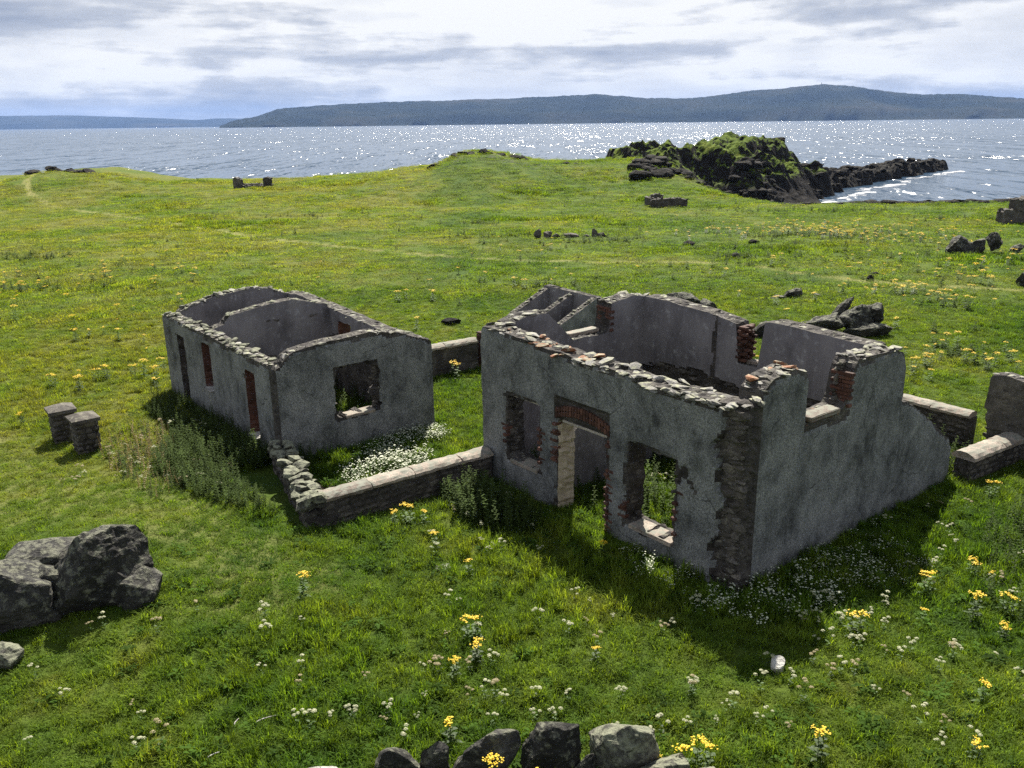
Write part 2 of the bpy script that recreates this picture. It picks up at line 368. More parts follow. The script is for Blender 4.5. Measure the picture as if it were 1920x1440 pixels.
# house frame: local X runs along the right gable (b), local Y along the front (a)
HX, HY, HR = 3.8185, 13.3251, math.atan2(.62527, .78041)
BX = np.array([.78041, .62527]); AX = np.array([-.62527, .78041])
def W(b, a): return HX + BX[0] * b + AX[0] * a, HY + BX[1] * b + AX[1] * a
def to_local(x, y):
    dx, dy = np.asarray(x) - HX, np.asarray(y) - HY
    return dx * BX[0] + dy * BX[1], dx * AX[0] + dy * AX[1]

def build_ground():
    az = np.concatenate([np.radians(np.linspace(-180, -46, 60, endpoint=False)), np.radians(np.linspace(-46, 46, 640, endpoint=False)), np.radians(np.linspace(46, 180, 61))])
    rr = np.concatenate([[0.5], np.geomspace(2.5, 290, 330)])
    A, R_ = np.meshgrid(az, rr); X = R_ * np.sin(A); Y = R_ * np.cos(A)
    Z = ground_z(X, Y)
    na, nr = len(az), len(rr)
    V = np.stack([X.ravel(), Y.ravel(), Z.ravel()], 1)
    i = np.arange(nr - 1)[:, None] * na + np.arange(na - 1)[None, :]
    F = np.stack([i, i + 1, i + 1 + na, i + na], -1).reshape(-1, 4)
    me = bpy.data.meshes.new('ground')
    me.vertices.add(len(V)); me.vertices.foreach_set('co', V.ravel())
    me.loops.add(F.size); me.loops.foreach_set('vertex_index', F.ravel().astype(np.int32))
    me.polygons.add(len(F)); me.polygons.foreach_set('loop_start', np.arange(0, F.size, 4, dtype=np.int32))
    me.update(calc_edges=True); me.polygons.foreach_set('use_smooth', np.ones(len(F), bool))
    for nm, val in (('path', path_mask(X, Y)), ('rock', np.maximum(1 - sstep(-2.6, -.6, Z + .8 * fbm(X * .2, Y * .2, 4, 3)), sstep(2.6, 3.6, np.interp(X, CX, CZ)) * sstep(104, 110, Y) * sstep(-.1, .25, fbm(X * .35, Y * .5, 6, 3)) * .9)),
                    ('soil', soil_mask(X, Y))):
        at = me.attributes.new(nm, 'FLOAT', 'POINT'); at.data.foreach_set('value', val.ravel().astype(np.float32))
    o = obj('ground', me, mat=MATS['turf']); o['kind'] = 'structure'
def soil_mask(x, y):
    b, a = to_local(x, y)
    n = .5 * fbm(x * .9, y * .9, 3, 3)
    m1 = 1 - sstep(.35, .8, np.hypot((a - 8.6) / 1.3, (b + 3.4) / .9) + n)
    m2 = ((b > .3) & (b < 5) & (a > .3) & (a < 7)) * .35
    return np.clip(np.maximum(m1, m2), 0, 1)
build_ground()

def grid_mesh(name, X, Y, Z, mat, smooth=True):
    nr, na = X.shape
    V = np.stack([X.ravel(), Y.ravel(), Z.ravel()], 1)
    i = np.arange(nr - 1)[:, None] * na + np.arange(na - 1)[None, :]
    F = np.stack([i, i + 1, i + 1 + na, i + na], -1).reshape(-1, 4)
    return mesh(name, V, F.tolist(), (mat,), smooth=smooth)

SEA = -4.0
def build_sea():
    S = 20500
    rings = np.concatenate([[0], np.geomspace(60, S, 40)]); az = np.linspace(0, 2 * PI, 97)
    A, R_ = np.meshgrid(az, rings)
    o = obj('sea', grid_mesh('sea', R_ * np.sin(A), R_ * np.cos(A), np.full(A.shape, SEA), MATS['sea_water'])); o['kind'] = 'structure'
build_sea()

def seg_field(x, y, pts):
    """nearest point on a polyline of (x, y, z, halfwidth): distance ratio and z"""
    best = np.full(np.shape(x), 1e9); zz_ = np.zeros(np.shape(x)); ww = np.ones(np.shape(x))
    for (ax, ay, az_, aw), (bx, by, bz, bw) in zip(pts[:-1], pts[1:]):
        ex, ey = bx - ax, by - ay; t = np.clip(((x - ax) * ex + (y - ay) * ey) / (ex * ex + ey * ey), 0, 1)
        w_ = aw + (bw - aw) * t; d = np.hypot(x - ax - t * ex, y - ay - t * ey) / w_
        k = d < best; best = np.where(k, d, best); zz_ = np.where(k, az_ + (bz - az_) * t, zz_)
    return best, zz_
HEAD = [(15, 119, 2.6, 11), (20, 124, 3.9, 19), (25, 129, 4.7, 23), (30.5, 133, 4.8, 23), (37, 137.5, 5.2, 15), (43, 142, 4.0, 11), (49, 146, 1.0, 9)]
REEF = [(41, 142, -1.0, 10), (47, 147, -1.5, 9), (57, 163, -1.9, 8.5), (70, 178, -2.1, 7.5), (86, 196, -1.9, 7), (103, 214, -2.4, 6)]
def headland_z(x, y):
    qx = x + 2.2 * fbm(x * .16, y * .16, 2, 3); qy = y + 2.2 * fbm(x * .16, y * .16, 5, 3)
    d, z = seg_field(qx, qy, HEAD)
    prof = 1 - sstep(.12, 1.0, d)
    h1 = -7 + (z + 7) * prof
    rid = 1 - np.abs(fbm(x * .10 + 3, y * .10, 3.1, 4, .5)) * 2.4
    rid2 = 1 - np.abs(fbm(x * .45, y * .45, 9.1, 4, .55)) * 2
    amp = sstep(-4.8, 0, h1) * (1 - .45 * sstep(4, 6, h1))
    h1 = h1 + amp * (2.5 * (rid - .62) + .8 * (rid2 - .5))
    h1 = h1 + amp * .9 * (np.sign(fbm(x * .22 + 5, y * .12, 6.6, 4)) * np.abs(fbm(x * .22 + 5, y * .12, 6.6, 4)) ** .5)
    d2, z2 = seg_field(x + 2 * vn(x * .3, y * .3, 1), y + 2 * vn(x * .3, y * .3, 6), REEF)
    h2 = -7 + (z2 + 7) * (1 - sstep(.35, 1.05, d2)); h2 = h2 + sstep(-5.5, -3, h2) * (1.3 * (rid2 - .55) + .5 * fbm(x * .9, y * .9, 2, 3))
    return np.maximum(h1, h2)
def build_headland():
    x = np.linspace(0, 70, 300); y = np.linspace(92, 168, 300); X, Y = np.meshgrid(x, y)
    Z = headland_z(X, Y)
    o = obj('headland', grid_mesh('headland', X, Y, Z, MATS['crag'], False)); o['kind'] = 'structure'
    x = np.linspace(52, 120, 150); y = np.linspace(146, 226, 150); X, Y = np.meshgrid(x, y)
    Z = headland_z(X, Y) + .02
    o = obj('rocky_reef', grid_mesh('rocky_reef', X, Y, Z, MATS['wet_rock'], False)); o['kind'] = 'structure'
build_headland()

def build_hills():
    AZ = [-17.9, -17.0, -15.5, -14.4, -12.5, -8.5, -4, .2, 3, 5.4, 8, 10.6, 12.5, 15.4, 17, 19.2, 20.9, 22.5, 24.6, 26.6, 29.8, 34, 40, 50, 62]
    EL = [.02, .32, .55, .92, 1.05, 1.22, 1.30, 1.39, 1.47, 1.55, 1.33, 1.22, 1.30, 1.63, 1.66, 1.86, 1.70, 1.42, 1.20, 1.19, .89, 1.0, .9, .7, .3]
    def ridge(name, AZ, EL, R0, R1, n, rough):
        az = np.linspace(AZ[0], AZ[-1], n); el = np.interp(az, AZ, EL)
        ker = np.hanning(9); ker /= ker.sum(); el = np.convolve(np.pad(el, 4, 'edge'), ker, 'valid')
        t = np.linspace(0, 1, 40)
        Az, T = np.meshgrid(np.radians(az), t); El = np.meshgrid(el, t)[0]
        R_ = R0 + (R1 - R0) * T + 260 * fbm(Az * 40, T * 2, 1, 3) * (T > .01)
        top = R1 * np.tan(np.radians(El)) + 8
        g = np.where(T < .7, .34 * sstep(0, .10, T) + .66 * sstep(.05, .72, T), 1 - .6 * (T - .7) / .3)
        Z = SEA - 2 + (top - SEA) * g + rough * top * .10 * fbm(Az * 55, T * 5, 4, 5) * sstep(0, .2, T) * (1 - sstep(.5, .7, T))
        Z = Z + rough * 5 * fbm(Az * 300, T * 3, 7, 3)
        o = obj(name, grid_mesh(name, R_ * np.sin(Az), R_ * np.cos(Az), Z, MATS['hill_land'])); o['kind'] = 'structure'
    ridge('hills', AZ, EL, 6800, 9200, 700, 1.0)
    ridge('far_hills', [-62, -45, -33, -29.5, -26, -21.2, -19.2, -17.9, -16, -12], [.4, .7, .62, .66, .67, .48, .36, .45, .4, .1], 15500, 18500, 400, .6)
build_hills()

# ------------------------------------------------------------------ stones and rocks
def hull_mesh(name, n, sx, sy, sz, seed, mat):
    r = random.Random(seed); bm = bmesh.new()
    for _ in range(n):
        p = Vector((r.gauss(0, 1), r.gauss(0, 1), r.gauss(0, 1))).normalized(); m = max(abs(p.x), abs(p.y), abs(p.z))
        p = p.lerp(p / m, .62)
        bm.verts.new((p.x * sx / 2 * r.uniform(.85, 1.1), p.y * sy / 2 * r.uniform(.85, 1.1), p.z * sz / 2 * r.uniform(.8, 1.1)))
    res = bmesh.ops.convex_hull(bm, input=bm.verts)
    bmesh.ops.delete(bm, geom=[v for v in bm.verts if not v.link_faces], context='VERTS')
    me = bpy.data.meshes.new(name); bm.to_mesh(me); bm.free(); me.materials.append(MATS[mat]); return me
STONE = [hull_mesh('stone', 14 + i % 5, 1, (.72, .55, .85)[i % 3], (.28, .2, .36)[i % 3], 40 + i, 'rubble_stone') for i in range(12)]
LSTONE = [hull_mesh('stone', 24, 1, .8, .55, 80 + i, 'lichen_stone') for i in range(8)]
WSTONE = [hull_mesh('stone', 18, 1, .6, .55, 120 + i, 'wall_stone') for i in range(8)]
OSTONE = [hull_mesh('stone', 16, 1, .55, .33, 160 + i, 'old_brick') for i in range(5)]
def brick_mesh(i, mat):
    me = rough_box('brick', .215, .105, .066, MATS[mat], .008, .004, i, -.033, 0); return me
BRICK = [brick_mesh(i, 'brick') for i in range(4)]
OBRICK = [brick_mesh(10 + i, 'old_brick') for i in range(3)]

_ico = {}
def ico(sub):
    if sub not in _ico:
        bm = bmesh.new(); bmesh.ops.create_icosphere(bm, subdivisions=sub, radius=1)
        bm.verts.ensure_lookup_table()
        _ico[sub] = (np.array([v.co[:] for v in bm.verts]), [tuple(v.index for v in f.verts) for f in bm.faces]); bm.free()
    return _ico[sub]
def rock_vf(size, seed, sub=4, cuts=16, rough=.05, crag=.022, lean=(0, 0), layer=0.0, box=.45, taper=0.0):
    V, F = ico(sub); V = V.copy(); r = np.random.default_rng(seed)
    V = V * (1 - box) + V / np.abs(V).max(1, keepdims=True) * box * .8
    for _ in range(cuts):
        n = r.normal(size=3); n /= np.linalg.norm(n); d = r.uniform(.48, .84)
        k = np.maximum(0, V @ n - d); V -= n[None] * k[:, None] * .92
    V *= np.asarray(size)[None] / 2
    s = max(size); o = r.uniform(0, 50)
    P = V / s
    dirs = V / (np.linalg.norm(V, axis=1, keepdims=True) + 1e-9)
    dd = rough * s * fbm(P[:, 0] * 2.2 + o, P[:, 1] * 2.2, P[:, 2] * 2.2, 4) + crag * s * (np.abs(fbm(P[:, 0] * 5 + o, P[:, 1] * 5, P[:, 2] * 7, 4)) * -2 + .5)
    if layer: dd = dd + layer * s * np.sign(np.sin(P[:, 2] * 26 + P[:, 0] * 14 + 2 * fbm(P[:, 0] * 3 + o, P[:, 1] * 3, P[:, 2] * 3, 2)))
    V = V + dirs * dd[:, None]
    if taper: V[:, :2] *= (1 - taper * V[:, 2:] / (size[2] / 2))
    V[:, 0] += V[:, 2] * lean[0]; V[:, 1] += V[:, 2] * lean[1]
    return V, F
def rock_mesh(name, size, seed, mat='rock', **k):
    V, F = rock_vf(size, seed, **k); return mesh(name, V, F, (MATS[mat],))
def boulder(name, label, loc, size, seed, rz=0, mat='rock', cat='rock', group=None, sink=.25, **k):
    o = obj(name, rock_mesh(name, size, seed, mat, **k)); o.location = (loc[0], loc[1], gz(*loc) + size[2] * (.5 - sink)); o.rotation_euler = (k.get('tx', 0) if False else 0, 0, rz)
    return tag(o, label, cat, group)

# ------------------------------------------------------------------ walls
def wall_mesh(name, L, ztop, T, solid, mats, cell=.075, z0=-.35, front_mat=None, back_mat=None, side_mat=None, front_off=None, back_off=None, seed=0.0, rows=4, rag=.028, bare=None, bare_side=0):
    """solid(u, z) > 0 where the wall stands (metres); meshed by marching squares, thickness T towards +t"""
    nu = int(round(L / cell)) + 3; nz_ = int(round((ztop - z0) / cell)) + 3
    us = (np.arange(nu) - 1) * (L / (nu - 3)); zs = z0 + (np.arange(nz_) - 1) * ((ztop - z0) / (nz_ - 3))
    U, Z = np.meshgrid(us, zs, indexing='ij')
    f = solid(U, Z); e = .004
    f = np.minimum(np.minimum(f, U + e), np.minimum(L + e - U, Z - z0 + e))
    f = np.where(np.abs(f) < 1e-4, 1e-4, f)
    vid = {}; P = []
    def vert(key, u, z):
        i = vid.get(key)
        if i is None: i = vid[key] = len(P); P.append((u, z))
        return i
    polys, cents, segs = [], [], []
    for i in range(nu - 1):
        for j in range(nz_ - 1):
            c = [(i, j), (i + 1, j), (i + 1, j + 1), (i, j + 1)]
            v = [f[q] for q in c]
            if max(v) <= 0: continue
            if min(v) > 0:
                polys.append([vert(q, U[q], Z[q]) for q in c]); cents.append((us[i], zs[j])); continue
            pl, cr = [], []
            for k in range(4):
                q, w_ = c[k], c[(k + 1) % 4]; a, b = v[k], v[(k + 1) % 4]
                if a > 0: pl.append(vert(q, U[q], Z[q]))
                if (a > 0) != (b > 0):
                    t = a / (a - b); key = (min(q, w_), max(q, w_))
                    x = vert(key, U[q] + t * (U[w_] - U[q]), Z[q] + t * (Z[w_] - Z[q])); pl.append(x); cr.append((x, a > 0))
            if len(pl) >= 3: polys.append(pl); cents.append((us[i], zs[j]))
            for k in range(0, len(cr) - 1, 2):
                if len(cr) == 2:
                    a, b = cr[0], cr[1]; segs.append((a[0], b[0]) if a[1] else (b[0], a[0]))
                else:
                    a, b = cr[k], cr[k + 1]; segs.append((a[0], b[0]) if a[1] else (b[0], a[0]))
    P = np.array(P); n = len(P)
    fo = .010 * fbm(P[:, 0] * 1.1 + seed, P[:, 1] * 1.1, seed, 3) + .004 * vn(P[:, 0] * 9, P[:, 1] * 9, seed)
    bo = .010 * fbm(P[:, 0] * 1.1 + seed, P[:, 1] * 1.1, seed + 9, 3)
    if front_off is not None: fo = fo + front_off(P[:, 0], P[:, 1])
    if back_off is not None: bo = bo + back_off(P[:, 0], P[:, 1])
    cents = np.array(cents); bmask = np.zeros(len(cents), bool)
    if bare is not None:
        vm = bare(P[:, 0], P[:, 1]) * .028; bmask = bare(cents[:, 0] + cell / 2, cents[:, 1] + cell / 2) > 0
        if bare_side: bo = bo + vm
        else: fo = fo + vm
    V = [(p[0], fo[k], p[1]) for k, p in enumerate(P)] + [(p[0], T - bo[k], p[1]) for k, p in enumerate(P)]
    F, M = [], []
    for pl, (u, z), bq in zip(polys, cents.tolist(), bmask):
        F.append(pl); M.append(2 if bq and not bare_side else front_mat(u, z) if front_mat else 0)
        F.append([q + n for q in reversed(pl)]); M.append(2 if bq and bare_side else back_mat(u, z) if back_mat else 1)
    r = random.Random(int(seed * 10) + 3); rowv = {}
    def rowverts(k):
        if k not in rowv:
            out = [k]
            for s in range(1, rows):
                t = fo[k] + (T - bo[k] - fo[k]) * s / rows
                V.append((P[k, 0] + r.uniform(-rag, rag), t, P[k, 1] + r.uniform(-rag, rag))); out.append(len(V) - 1)
            out.append(k + n); rowv[k] = out
        return rowv[k]
    for a, b in segs:
        ra, rb = rowverts(a), rowverts(b)
        sm = side_mat(*(P[a] * .5 + P[b] * .5)) if side_mat else 2
        for s in range(rows): F.append([rb[s], ra[s], ra[s + 1], rb[s + 1]]); M.append(sm)
    return mesh(name, V, F, [MATS[m] for m in mats], M)
def top_line(pts, seed=0.0, amp=.05, step=0.0):
    X_, Z_ = zip(*pts)
    def f(u): return np.interp(u, X_, Z_) + amp * fbm(np.asarray(u) * 2.2 + seed, seed, 0, 4, .6)
    return f
def hole(u, z, u0, u1, z0, z1, rag=.04, seed=0.0, arch=0.0):
    """negative inside the opening"""
    z1e = z1 - arch * ((u - (u0 + u1) / 2) / ((u1 - u0) / 2)) ** 2 if arch else z1
    d = np.maximum(np.maximum(u0 - u, u - u1), np.maximum(z0 - z, z - z1e))
    return d + rag * (fbm(u * 4 + seed, z * 4, seed, 3) + .8 * fbm(u * 11 + seed, z * 11, seed, 2))

def bare_patches(seed, th, top=None, near=()):
    """where the render has fallen: blotches, the lip under the wall head, the edges of openings"""
    def f(u, z):
        n = fbm(u * .9 + seed, z * 1.1, seed, 4, .6)
        m = n > th
        if top is not None: m |= (top(u) - z) < .05 + .16 * np.maximum(0, fbm(u * 1.6 + seed, 2.2, seed, 3) + .15)
        e = fbm(u * 3 + seed, z * 3, seed + 4, 3)
        for (u0, u1, z0, z1) in near:
            d = np.maximum(np.maximum(u0 - u, u - u1), np.maximum(z0 - z, z - z1)); m |= d < .02 + .13 * np.maximum(0, e + .1)
        return m.astype(float)
    return f

class House:
    """collects the loose stones and bricks of one ruin: the nearest become parts, the rest one mass"""
    def __init__(s, root, cx, cy):
        s.root = root; s.items = {'stone': [], 'brick': []}
        s.M = Matrix.Translation((cx, cy, 0)) @ Matrix.Rotation(HR, 4, 'Z')
    def add(s, kind, me, M, parent): s.items[kind].append((me, M, parent))
    def flush(s, limit=285):
        for kind, L in s.items.items():
            L.sort(key=lambda q: ((s.M @ q[1].translation) - Vector((0, 0, 8))).length / max(.05, q[1].to_scale().x))
            for me, M, par in L[:limit]:
                o = obj(kind, me, par); o.matrix_basis = par.matrix_basis.inverted() @ M
            rest = L[limit:]
            if rest:
                VF = []; mset = []; midx = []
                for me, M, par in rest:
                    V = np.array([(M @ v.co)[:] for v in me.vertices]); F = [tuple(p.vertices) for p in me.polygons]
                    mt = me.materials[0]
                    if mt not in mset: mset.append(mt)
                    midx += [mset.index(mt)] * len(F); VF.append((V, F))
                V, F = join(VF); o = obj('rubble' if kind == 'stone' else 'brickwork', mesh('rubble', V, F, mset, midx), s.root); o['kind'] = 'stuff'

def scatter_top(H, part, org, ang, u0, u1, top, T, seed, size=(.16, .36), lay=2, mats=None, gap=None, sink=.02, dens=1.0):
    """loose stones along a wall head; org/ang place the wall in the house frame"""
    r = random.Random(seed); R_ = Matrix.Translation((org[0], org[1], 0)) @ Matrix.Rotation(ang, 4, 'Z')
    for layer in range(lay):
        u = u0 + r.uniform(0, .1)
        while u < u1:
            t = .06 + r.uniform(0, .05)
            stepu = 0
            while t < T - .02:
                s = (size[0] * .6 + (size[1] * 1.15 - size[0] * .6) * r.random() ** 2.0) * (1 - .18 * layer)
                if not (gap and gap(u)) and r.random() < (.96 - .42 * layer) * dens:
                    zt = float(top(np.array([u]))[0])
                    pool = mats(u, r) if mats else STONE
                    me = r.choice(pool)
                    flat = r.uniform(.55, 1.0)
                    M = R_ @ Matrix.Translation((u + r.uniform(-.04, .04), min(max(t, .08), T - .08), zt - sink - .012 + layer * s * .22 + r.uniform(-.03, .03))) @ Euler((r.gauss(0, .13), r.gauss(0, .13), r.uniform(0, 6.28))).to_matrix().to_4x4() @ Matrix.Diagonal((s, s * r.uniform(.75, 1.1), s * flat, 1))
                    H.add('stone', me, M, part)
                t += s * .62; stepu = max(stepu, s)
            u += max(.12, stepu * .66)
def face_stones(H, part, org, ang, region, seed, n, size=(.14, .3), pool=None, t=0.02, sq=.5):
    """stones showing in a wall face where the render is gone; region() draws (u, z)"""
    r = random.Random(seed); R_ = Matrix.Translation((org[0], org[1], 0)) @ Matrix.Rotation(ang, 4, 'Z')
    for _ in range(n):
        u, z, s = *region(r), r.uniform(*size)
        M = R_ @ Matrix.Translation((u, t + r.uniform(-.02, .02), z)) @ Euler((r.gauss(0, .08), r.gauss(0, .12), r.choice((0, PI)) + r.gauss(0, .12))).to_matrix().to_4x4() @ Matrix.Diagonal((s, s * .9, s * r.uniform(.7, 1.1), 1))
        H.add('stone', r.choice(pool or WSTONE), M, part)
def jamb_bricks(H, part, org, ang, u, z0, z1, seed, side, t0=.055, pool=None, skip=.12, deep=1):
    """a toothed brick jamb: headers and stretchers in turn; side +1 opens towards +u"""
    r = random.Random(seed); R_ = Matrix.Translation((org[0], org[1], 0)) @ Matrix.Rotation(ang, 4, 'Z')
    z = z0 + .035; k = 0
    while z < z1:
        for d in range(deep):
            if r.random() > skip:
                ln = .215 if (k + d) % 2 else .105
                M = R_ @ Matrix.Translation((u - side * (ln / 2 - .005) + r.uniform(-.012, .012), t0 + d * .112 + r.uniform(-.006, .006), z)) @ Matrix.Rotation(r.gauss(0, .02) + (0 if ln > .2 else PI / 2), 4, 'Z')
                H.add('brick', r.choice(pool or BRICK), M, part)
        z += .076; k += 1
MW = ('roughcast', 'plaster', 'mortar_core', 'tan_plaster', 'brick')

def build_main_house():
    root = tag(empty('ruined_house', (HX, HY, 0), HR), 'larger roofless grey roughcast ruin with a doorway between two windows and a stepped broken gable', 'ruined house', 'roofless roughcast ruins')
    H = House(root, HX, HY)
    T = .5
    # --- front: u runs along +Y (a); outer face looks to -X, so the frame is turned by 90 degrees and mirrored through t = +X
    #     placed with angle +90deg: u -> +Y, t -> -X ; start at x = T so that t spans x = T .. 0 (front of mesh = inner face)
    LF = 7.25
    tf = top_line([(0, 3.50), (.6, 3.46), (2.0, 3.40), (3.6, 3.47), (5.2, 3.52), (6.6, 3.62), (7.25, 3.60)], 1.0, .045)
    def solid(u, z):
        f = tf(u) - z
        f = np.minimum(f, hole(u, z, 5.2, 6.3, .68, 2.22, .07, 1))
        f = np.minimum(f, hole(u, z, 3.16, 4.62, -.6, 2.05, .075, 2, .06))
        f = np.minimum(f, hole(u, z, 1.40, 2.60, .44, 2.14, .075, 3))
        return np.minimum(f, 7.22 - u + .05 * fbm(z * 5, 3.3, 1, 3))
    # inner face is mesh-front (t=0 at x=T), outer face is mesh-back
    def outer(u, z):
        ue = .40 + .10 * math.sin(z * 3.1) + .07 * math.sin(z * 9.7 + 1)
        if u < ue: return 2
        if 3.12 < u < 4.68 and 2.0 < z < 2.52: return 2
        return 0
    def outer_off(u, z):
        ue = .40 + .10 * np.sin(z * 3.1) + .07 * np.sin(z * 9.7 + 1)
        rec = .11 * (u < ue + .04) + .05 * ((u > 3.10) & (u < 4.70) & (z > 2.0) & (z < 2.54))
        return rec
    def side(u, z):
        if abs(u - 4.62) < .12 and z < 2.1: return 3
        if z > 2.0 and 3.1 < u < 4.7 and z < 2.3: return 4
        return 2
    def inner(u, z): return 2 if z < 1.0 + .3 * math.sin(u * 2.3) else 1
    w = obj('wall', wall_mesh('wall', LF, 3.95, T, solid, MW, seed=1.0, front_mat=inner, back_mat=outer, side_mat=side, back_off=outer_off, bare=bare_patches(1.7, .50, tf, ((5.2, 6.3, .68, 2.22), (3.16, 4.62, -.6, 2.05), (1.4, 2.6, .44, 2.14))), bare_side=1), root)
    w.location = (T, 0, 0); w.rotation_euler = (0, 0, PI / 2)
    front = w; FO, FA = (T, 0), PI / 2
    def mats_front(u, r): return (OSTONE if (3.4 < u < 6.8 and r.random() < .45) else STONE)
    scatter_top(H, w, FO, FA, .0, LF, tf, T, 5, (.15, .38), 2, mats_front)
    # slates and tiles hanging off the outer lip
    face_stones(H, w, FO, FA, lambda r: (lambda u: (u, float(tf(np.array([u]))[0]) - r.uniform(.0, .10)))(r.uniform(.2, 4.2)), 31, 46, (.16, .34), STONE, T - .03)
    # exposed quoin strip at the near corner
    face_stones(H, w, FO, FA, lambda r: (r.uniform(.06, .40), r.uniform(0, 3.35)), 33, 190, (.10, .36), WSTONE, T - .12)
    # brick jambs (outer edge is near t = T)
    for k, (u, z0, z1, sd, sk) in enumerate([(5.2, .75, 2.15, -1, .5), (6.3, .75, 1.5, 1, .45), (3.16, .05, 2.0, -1, .25), (4.62, 1.0, 2.0, 1, .5), (1.40, .5, 1.6, -1, .45), (2.60, .45, 1.0, 1, .5)]):
        jamb_bricks(H, w, FO, FA, u, z0, z1, 200 + k, -sd, T - .05, None, sk)
    for k, (u, z0, z1) in enumerate([(6.3, .7, 2.2), (2.60, .45, 2.1), (1.40, .45, 2.1)]):   # rubble reveals
        r = random.Random(300 + k)
        for _ in range(34):
            s = r.uniform(.12, .26)
            M = Matrix.Translation((T - r.uniform(.10, .46), u + (.03 if u > 2 else -.03) + r.uniform(-.02, .02), r.uniform(z0, z1))) @ Euler((r.gauss(0, .1), r.gauss(0, .1), r.gauss(0, .3))).to_matrix().to_4x4() @ Matrix.Diagonal((s, s * .8, s * .9, 1))
            H.add('stone', r.choice(WSTONE), M, w)
    # segmental brick arch over the door, set in the bare patch
    n = 19
    for i in range(n):
        for row in range(2):
            a = (i + .5) / n * 2 - 1; u = 3.89 + a * .80; z = 2.13 + .16 * (1 - a * a) + row * .118
            M = Matrix.Translation((.035, u, z)) @ Matrix.Rotation(-a * .32 , 4, 'X') @ Matrix.Rotation(PI / 2, 4, 'Y') @ Matrix.Rotation(PI / 2, 4, 'X') @ Matrix.Diagonal((.5, 1, 1, 1))
            M = Matrix.Translation((.055, u, z)) @ Matrix.Rotation(a * .32, 4, 'X') @ Matrix.Diagonal((.5, .66, 1.7, 1))
            H.add('brick', BRICK[(i + row) % 4], M, w)
    l = obj('lintel', rough_box('lintel', .14, 1.3, .05, MATS['timber'], .008, .004, 4), w); l.matrix_basis = w.matrix_basis.inverted() @ Matrix.Translation((.12, 3.85, 2.02))
    l = obj('lintel', rough_box('lintel', .14, 1.05, .06, MATS['timber'], .008, .004, 5), w); l.matrix_basis = w.matrix_basis.inverted() @ Matrix.Translation((.16, 5.72, 2.17))
    for (u0, u1, z) in ((1.42, 2.5, .40), (5.25, 6.2, .64)):
        s_ = obj('window_sill', rough_box('window_sill', .40, u1 - u0, .09, MATS['sandstone'], .015, .006, int(u0 * 9)), w); s_.matrix_basis = w.matrix_basis.inverted() @ Matrix.Translation((.18, (u0 + u1) / 2, z - .03))
    # --- right gable: u along +X, t along +Y, outer face is mesh-front
    LG = 7.5; X0 = T + .003
    pts = [(0, 3.62), (.3, 3.82), (.9, 3.88), (1.2, 3.80), (1.33, 3.72), (1.34, 2.78), (2.62, 2.78), (2.75, 3.0), (2.82, 3.45), (3.0, 3.68), (4.4, 3.60), (4.70, 3.50), (4.84, 3.25), (4.86, 2.5), (4.90, 2.40), (5.15, 2.36), (5.40, 2.24), (6.4, 1.62), (7.32, 1.02), (7.45, .80), (7.5, .62)]
    tg = top_line(sorted(pts), 2.0, .05)
    def solid_g(u, z):
        f = np.minimum(tg(u) - z, np.where(z > 2.42, 4.88 - u + .07 * fbm(z * 4, 2.2, 5, 3), 9.0))
        f = np.minimum(f, 7.46 - u + .06 * fbm(z * 4, 7.2, 5, 3))
        return f
    def o_m(u, z): return 0
    w = obj('wall', wall_mesh('wall', LG, 4.1, T, solid_g, MW, seed=2.0, cell=.065, bare=bare_patches(5.3, .56, tg, ((1.34, 2.75, 2.6, 4.0),))), root); w.location = (X0, 0, 0)
    scatter_top(H, w, (X0, 0), 0, .05, 1.33, tg, T, 7, (.15, .36), 2, lambda u, r: OSTONE if r.random() < .22 else STONE)
    scatter_top(H, w, (X0, 0), 0, 2.95, 4.6, tg, T, 8, (.15, .34), 2)
    scatter_top(H, w, (X0, 0), 0, 1.4, 2.7, tg, T, 9, (.10, .2), 1, lambda u, r: OSTONE if r.random() < .5 else STONE)
    scatter_top(H, w, (X0, 0), 0, 5.0, 7.4, tg, T, 10, (.08, .18), 1, dens=.35)
    jamb_bricks(H, w, (X0, 0), 0, 2.70, 2.78, 3.45, 230, -1, .06, None, .15, 3)
    face_stones(H, w, (X0, 0), 0, lambda r: (r.uniform(2.68, 2.86), r.uniform(2.8, 3.65)), 41, 26, (.12, .26), WSTONE, .28)
    s_ = obj('window_sill', rough_box('window_sill', .95, .30, .10, MATS['sandstone'], .015, .006, 71), w); s_.matrix_basis = w.matrix_basis.inverted() @ Matrix.Translation((X0 + 1.92, .10, 2.77)) @ Matrix.Rotation(.02, 4, 'Y')
    # --- far end wall (a = LF): same window, inner face seen
    ptl = [(0, 3.66), (.5, 3.78), (1.1, 3.74), (1.3, 3.55), (1.75, 3.12), (1.95, 2.96), (3.05, 2.96), (3.14, 3.1), (3.2, 3.70), (3.9, 3.78), (4.66, 3.66), (4.9, 3.6)]
    te = top_line(ptl, 3.0, .05); LE = 4.86
    w = obj('wall', wall_mesh('wall', LE, 4.1, T, lambda u, z: te(u) - z, ('plaster', 'roughcast', 'mortar_core'), seed=3.0), root); w.location = (X0, LF - T, 0)
    scatter_top(H, w, (X0, LF - T), 0, .0, 1.75, te, T, 11, (.15, .34), 2)
    scatter_top(H, w, (X0, LF - T), 0, 3.2, LE, te, T, 12, (.15, .34), 2)
    scatter_top(H, w, (X0, LF - T), 0, 1.9, 3.1, te, T, 13, (.12, .24), 1)
    jamb_bricks(H, w, (X0, LF - T), 0, 3.17, 2.98, 3.55, 240, -1, .06, None, .05, 4)
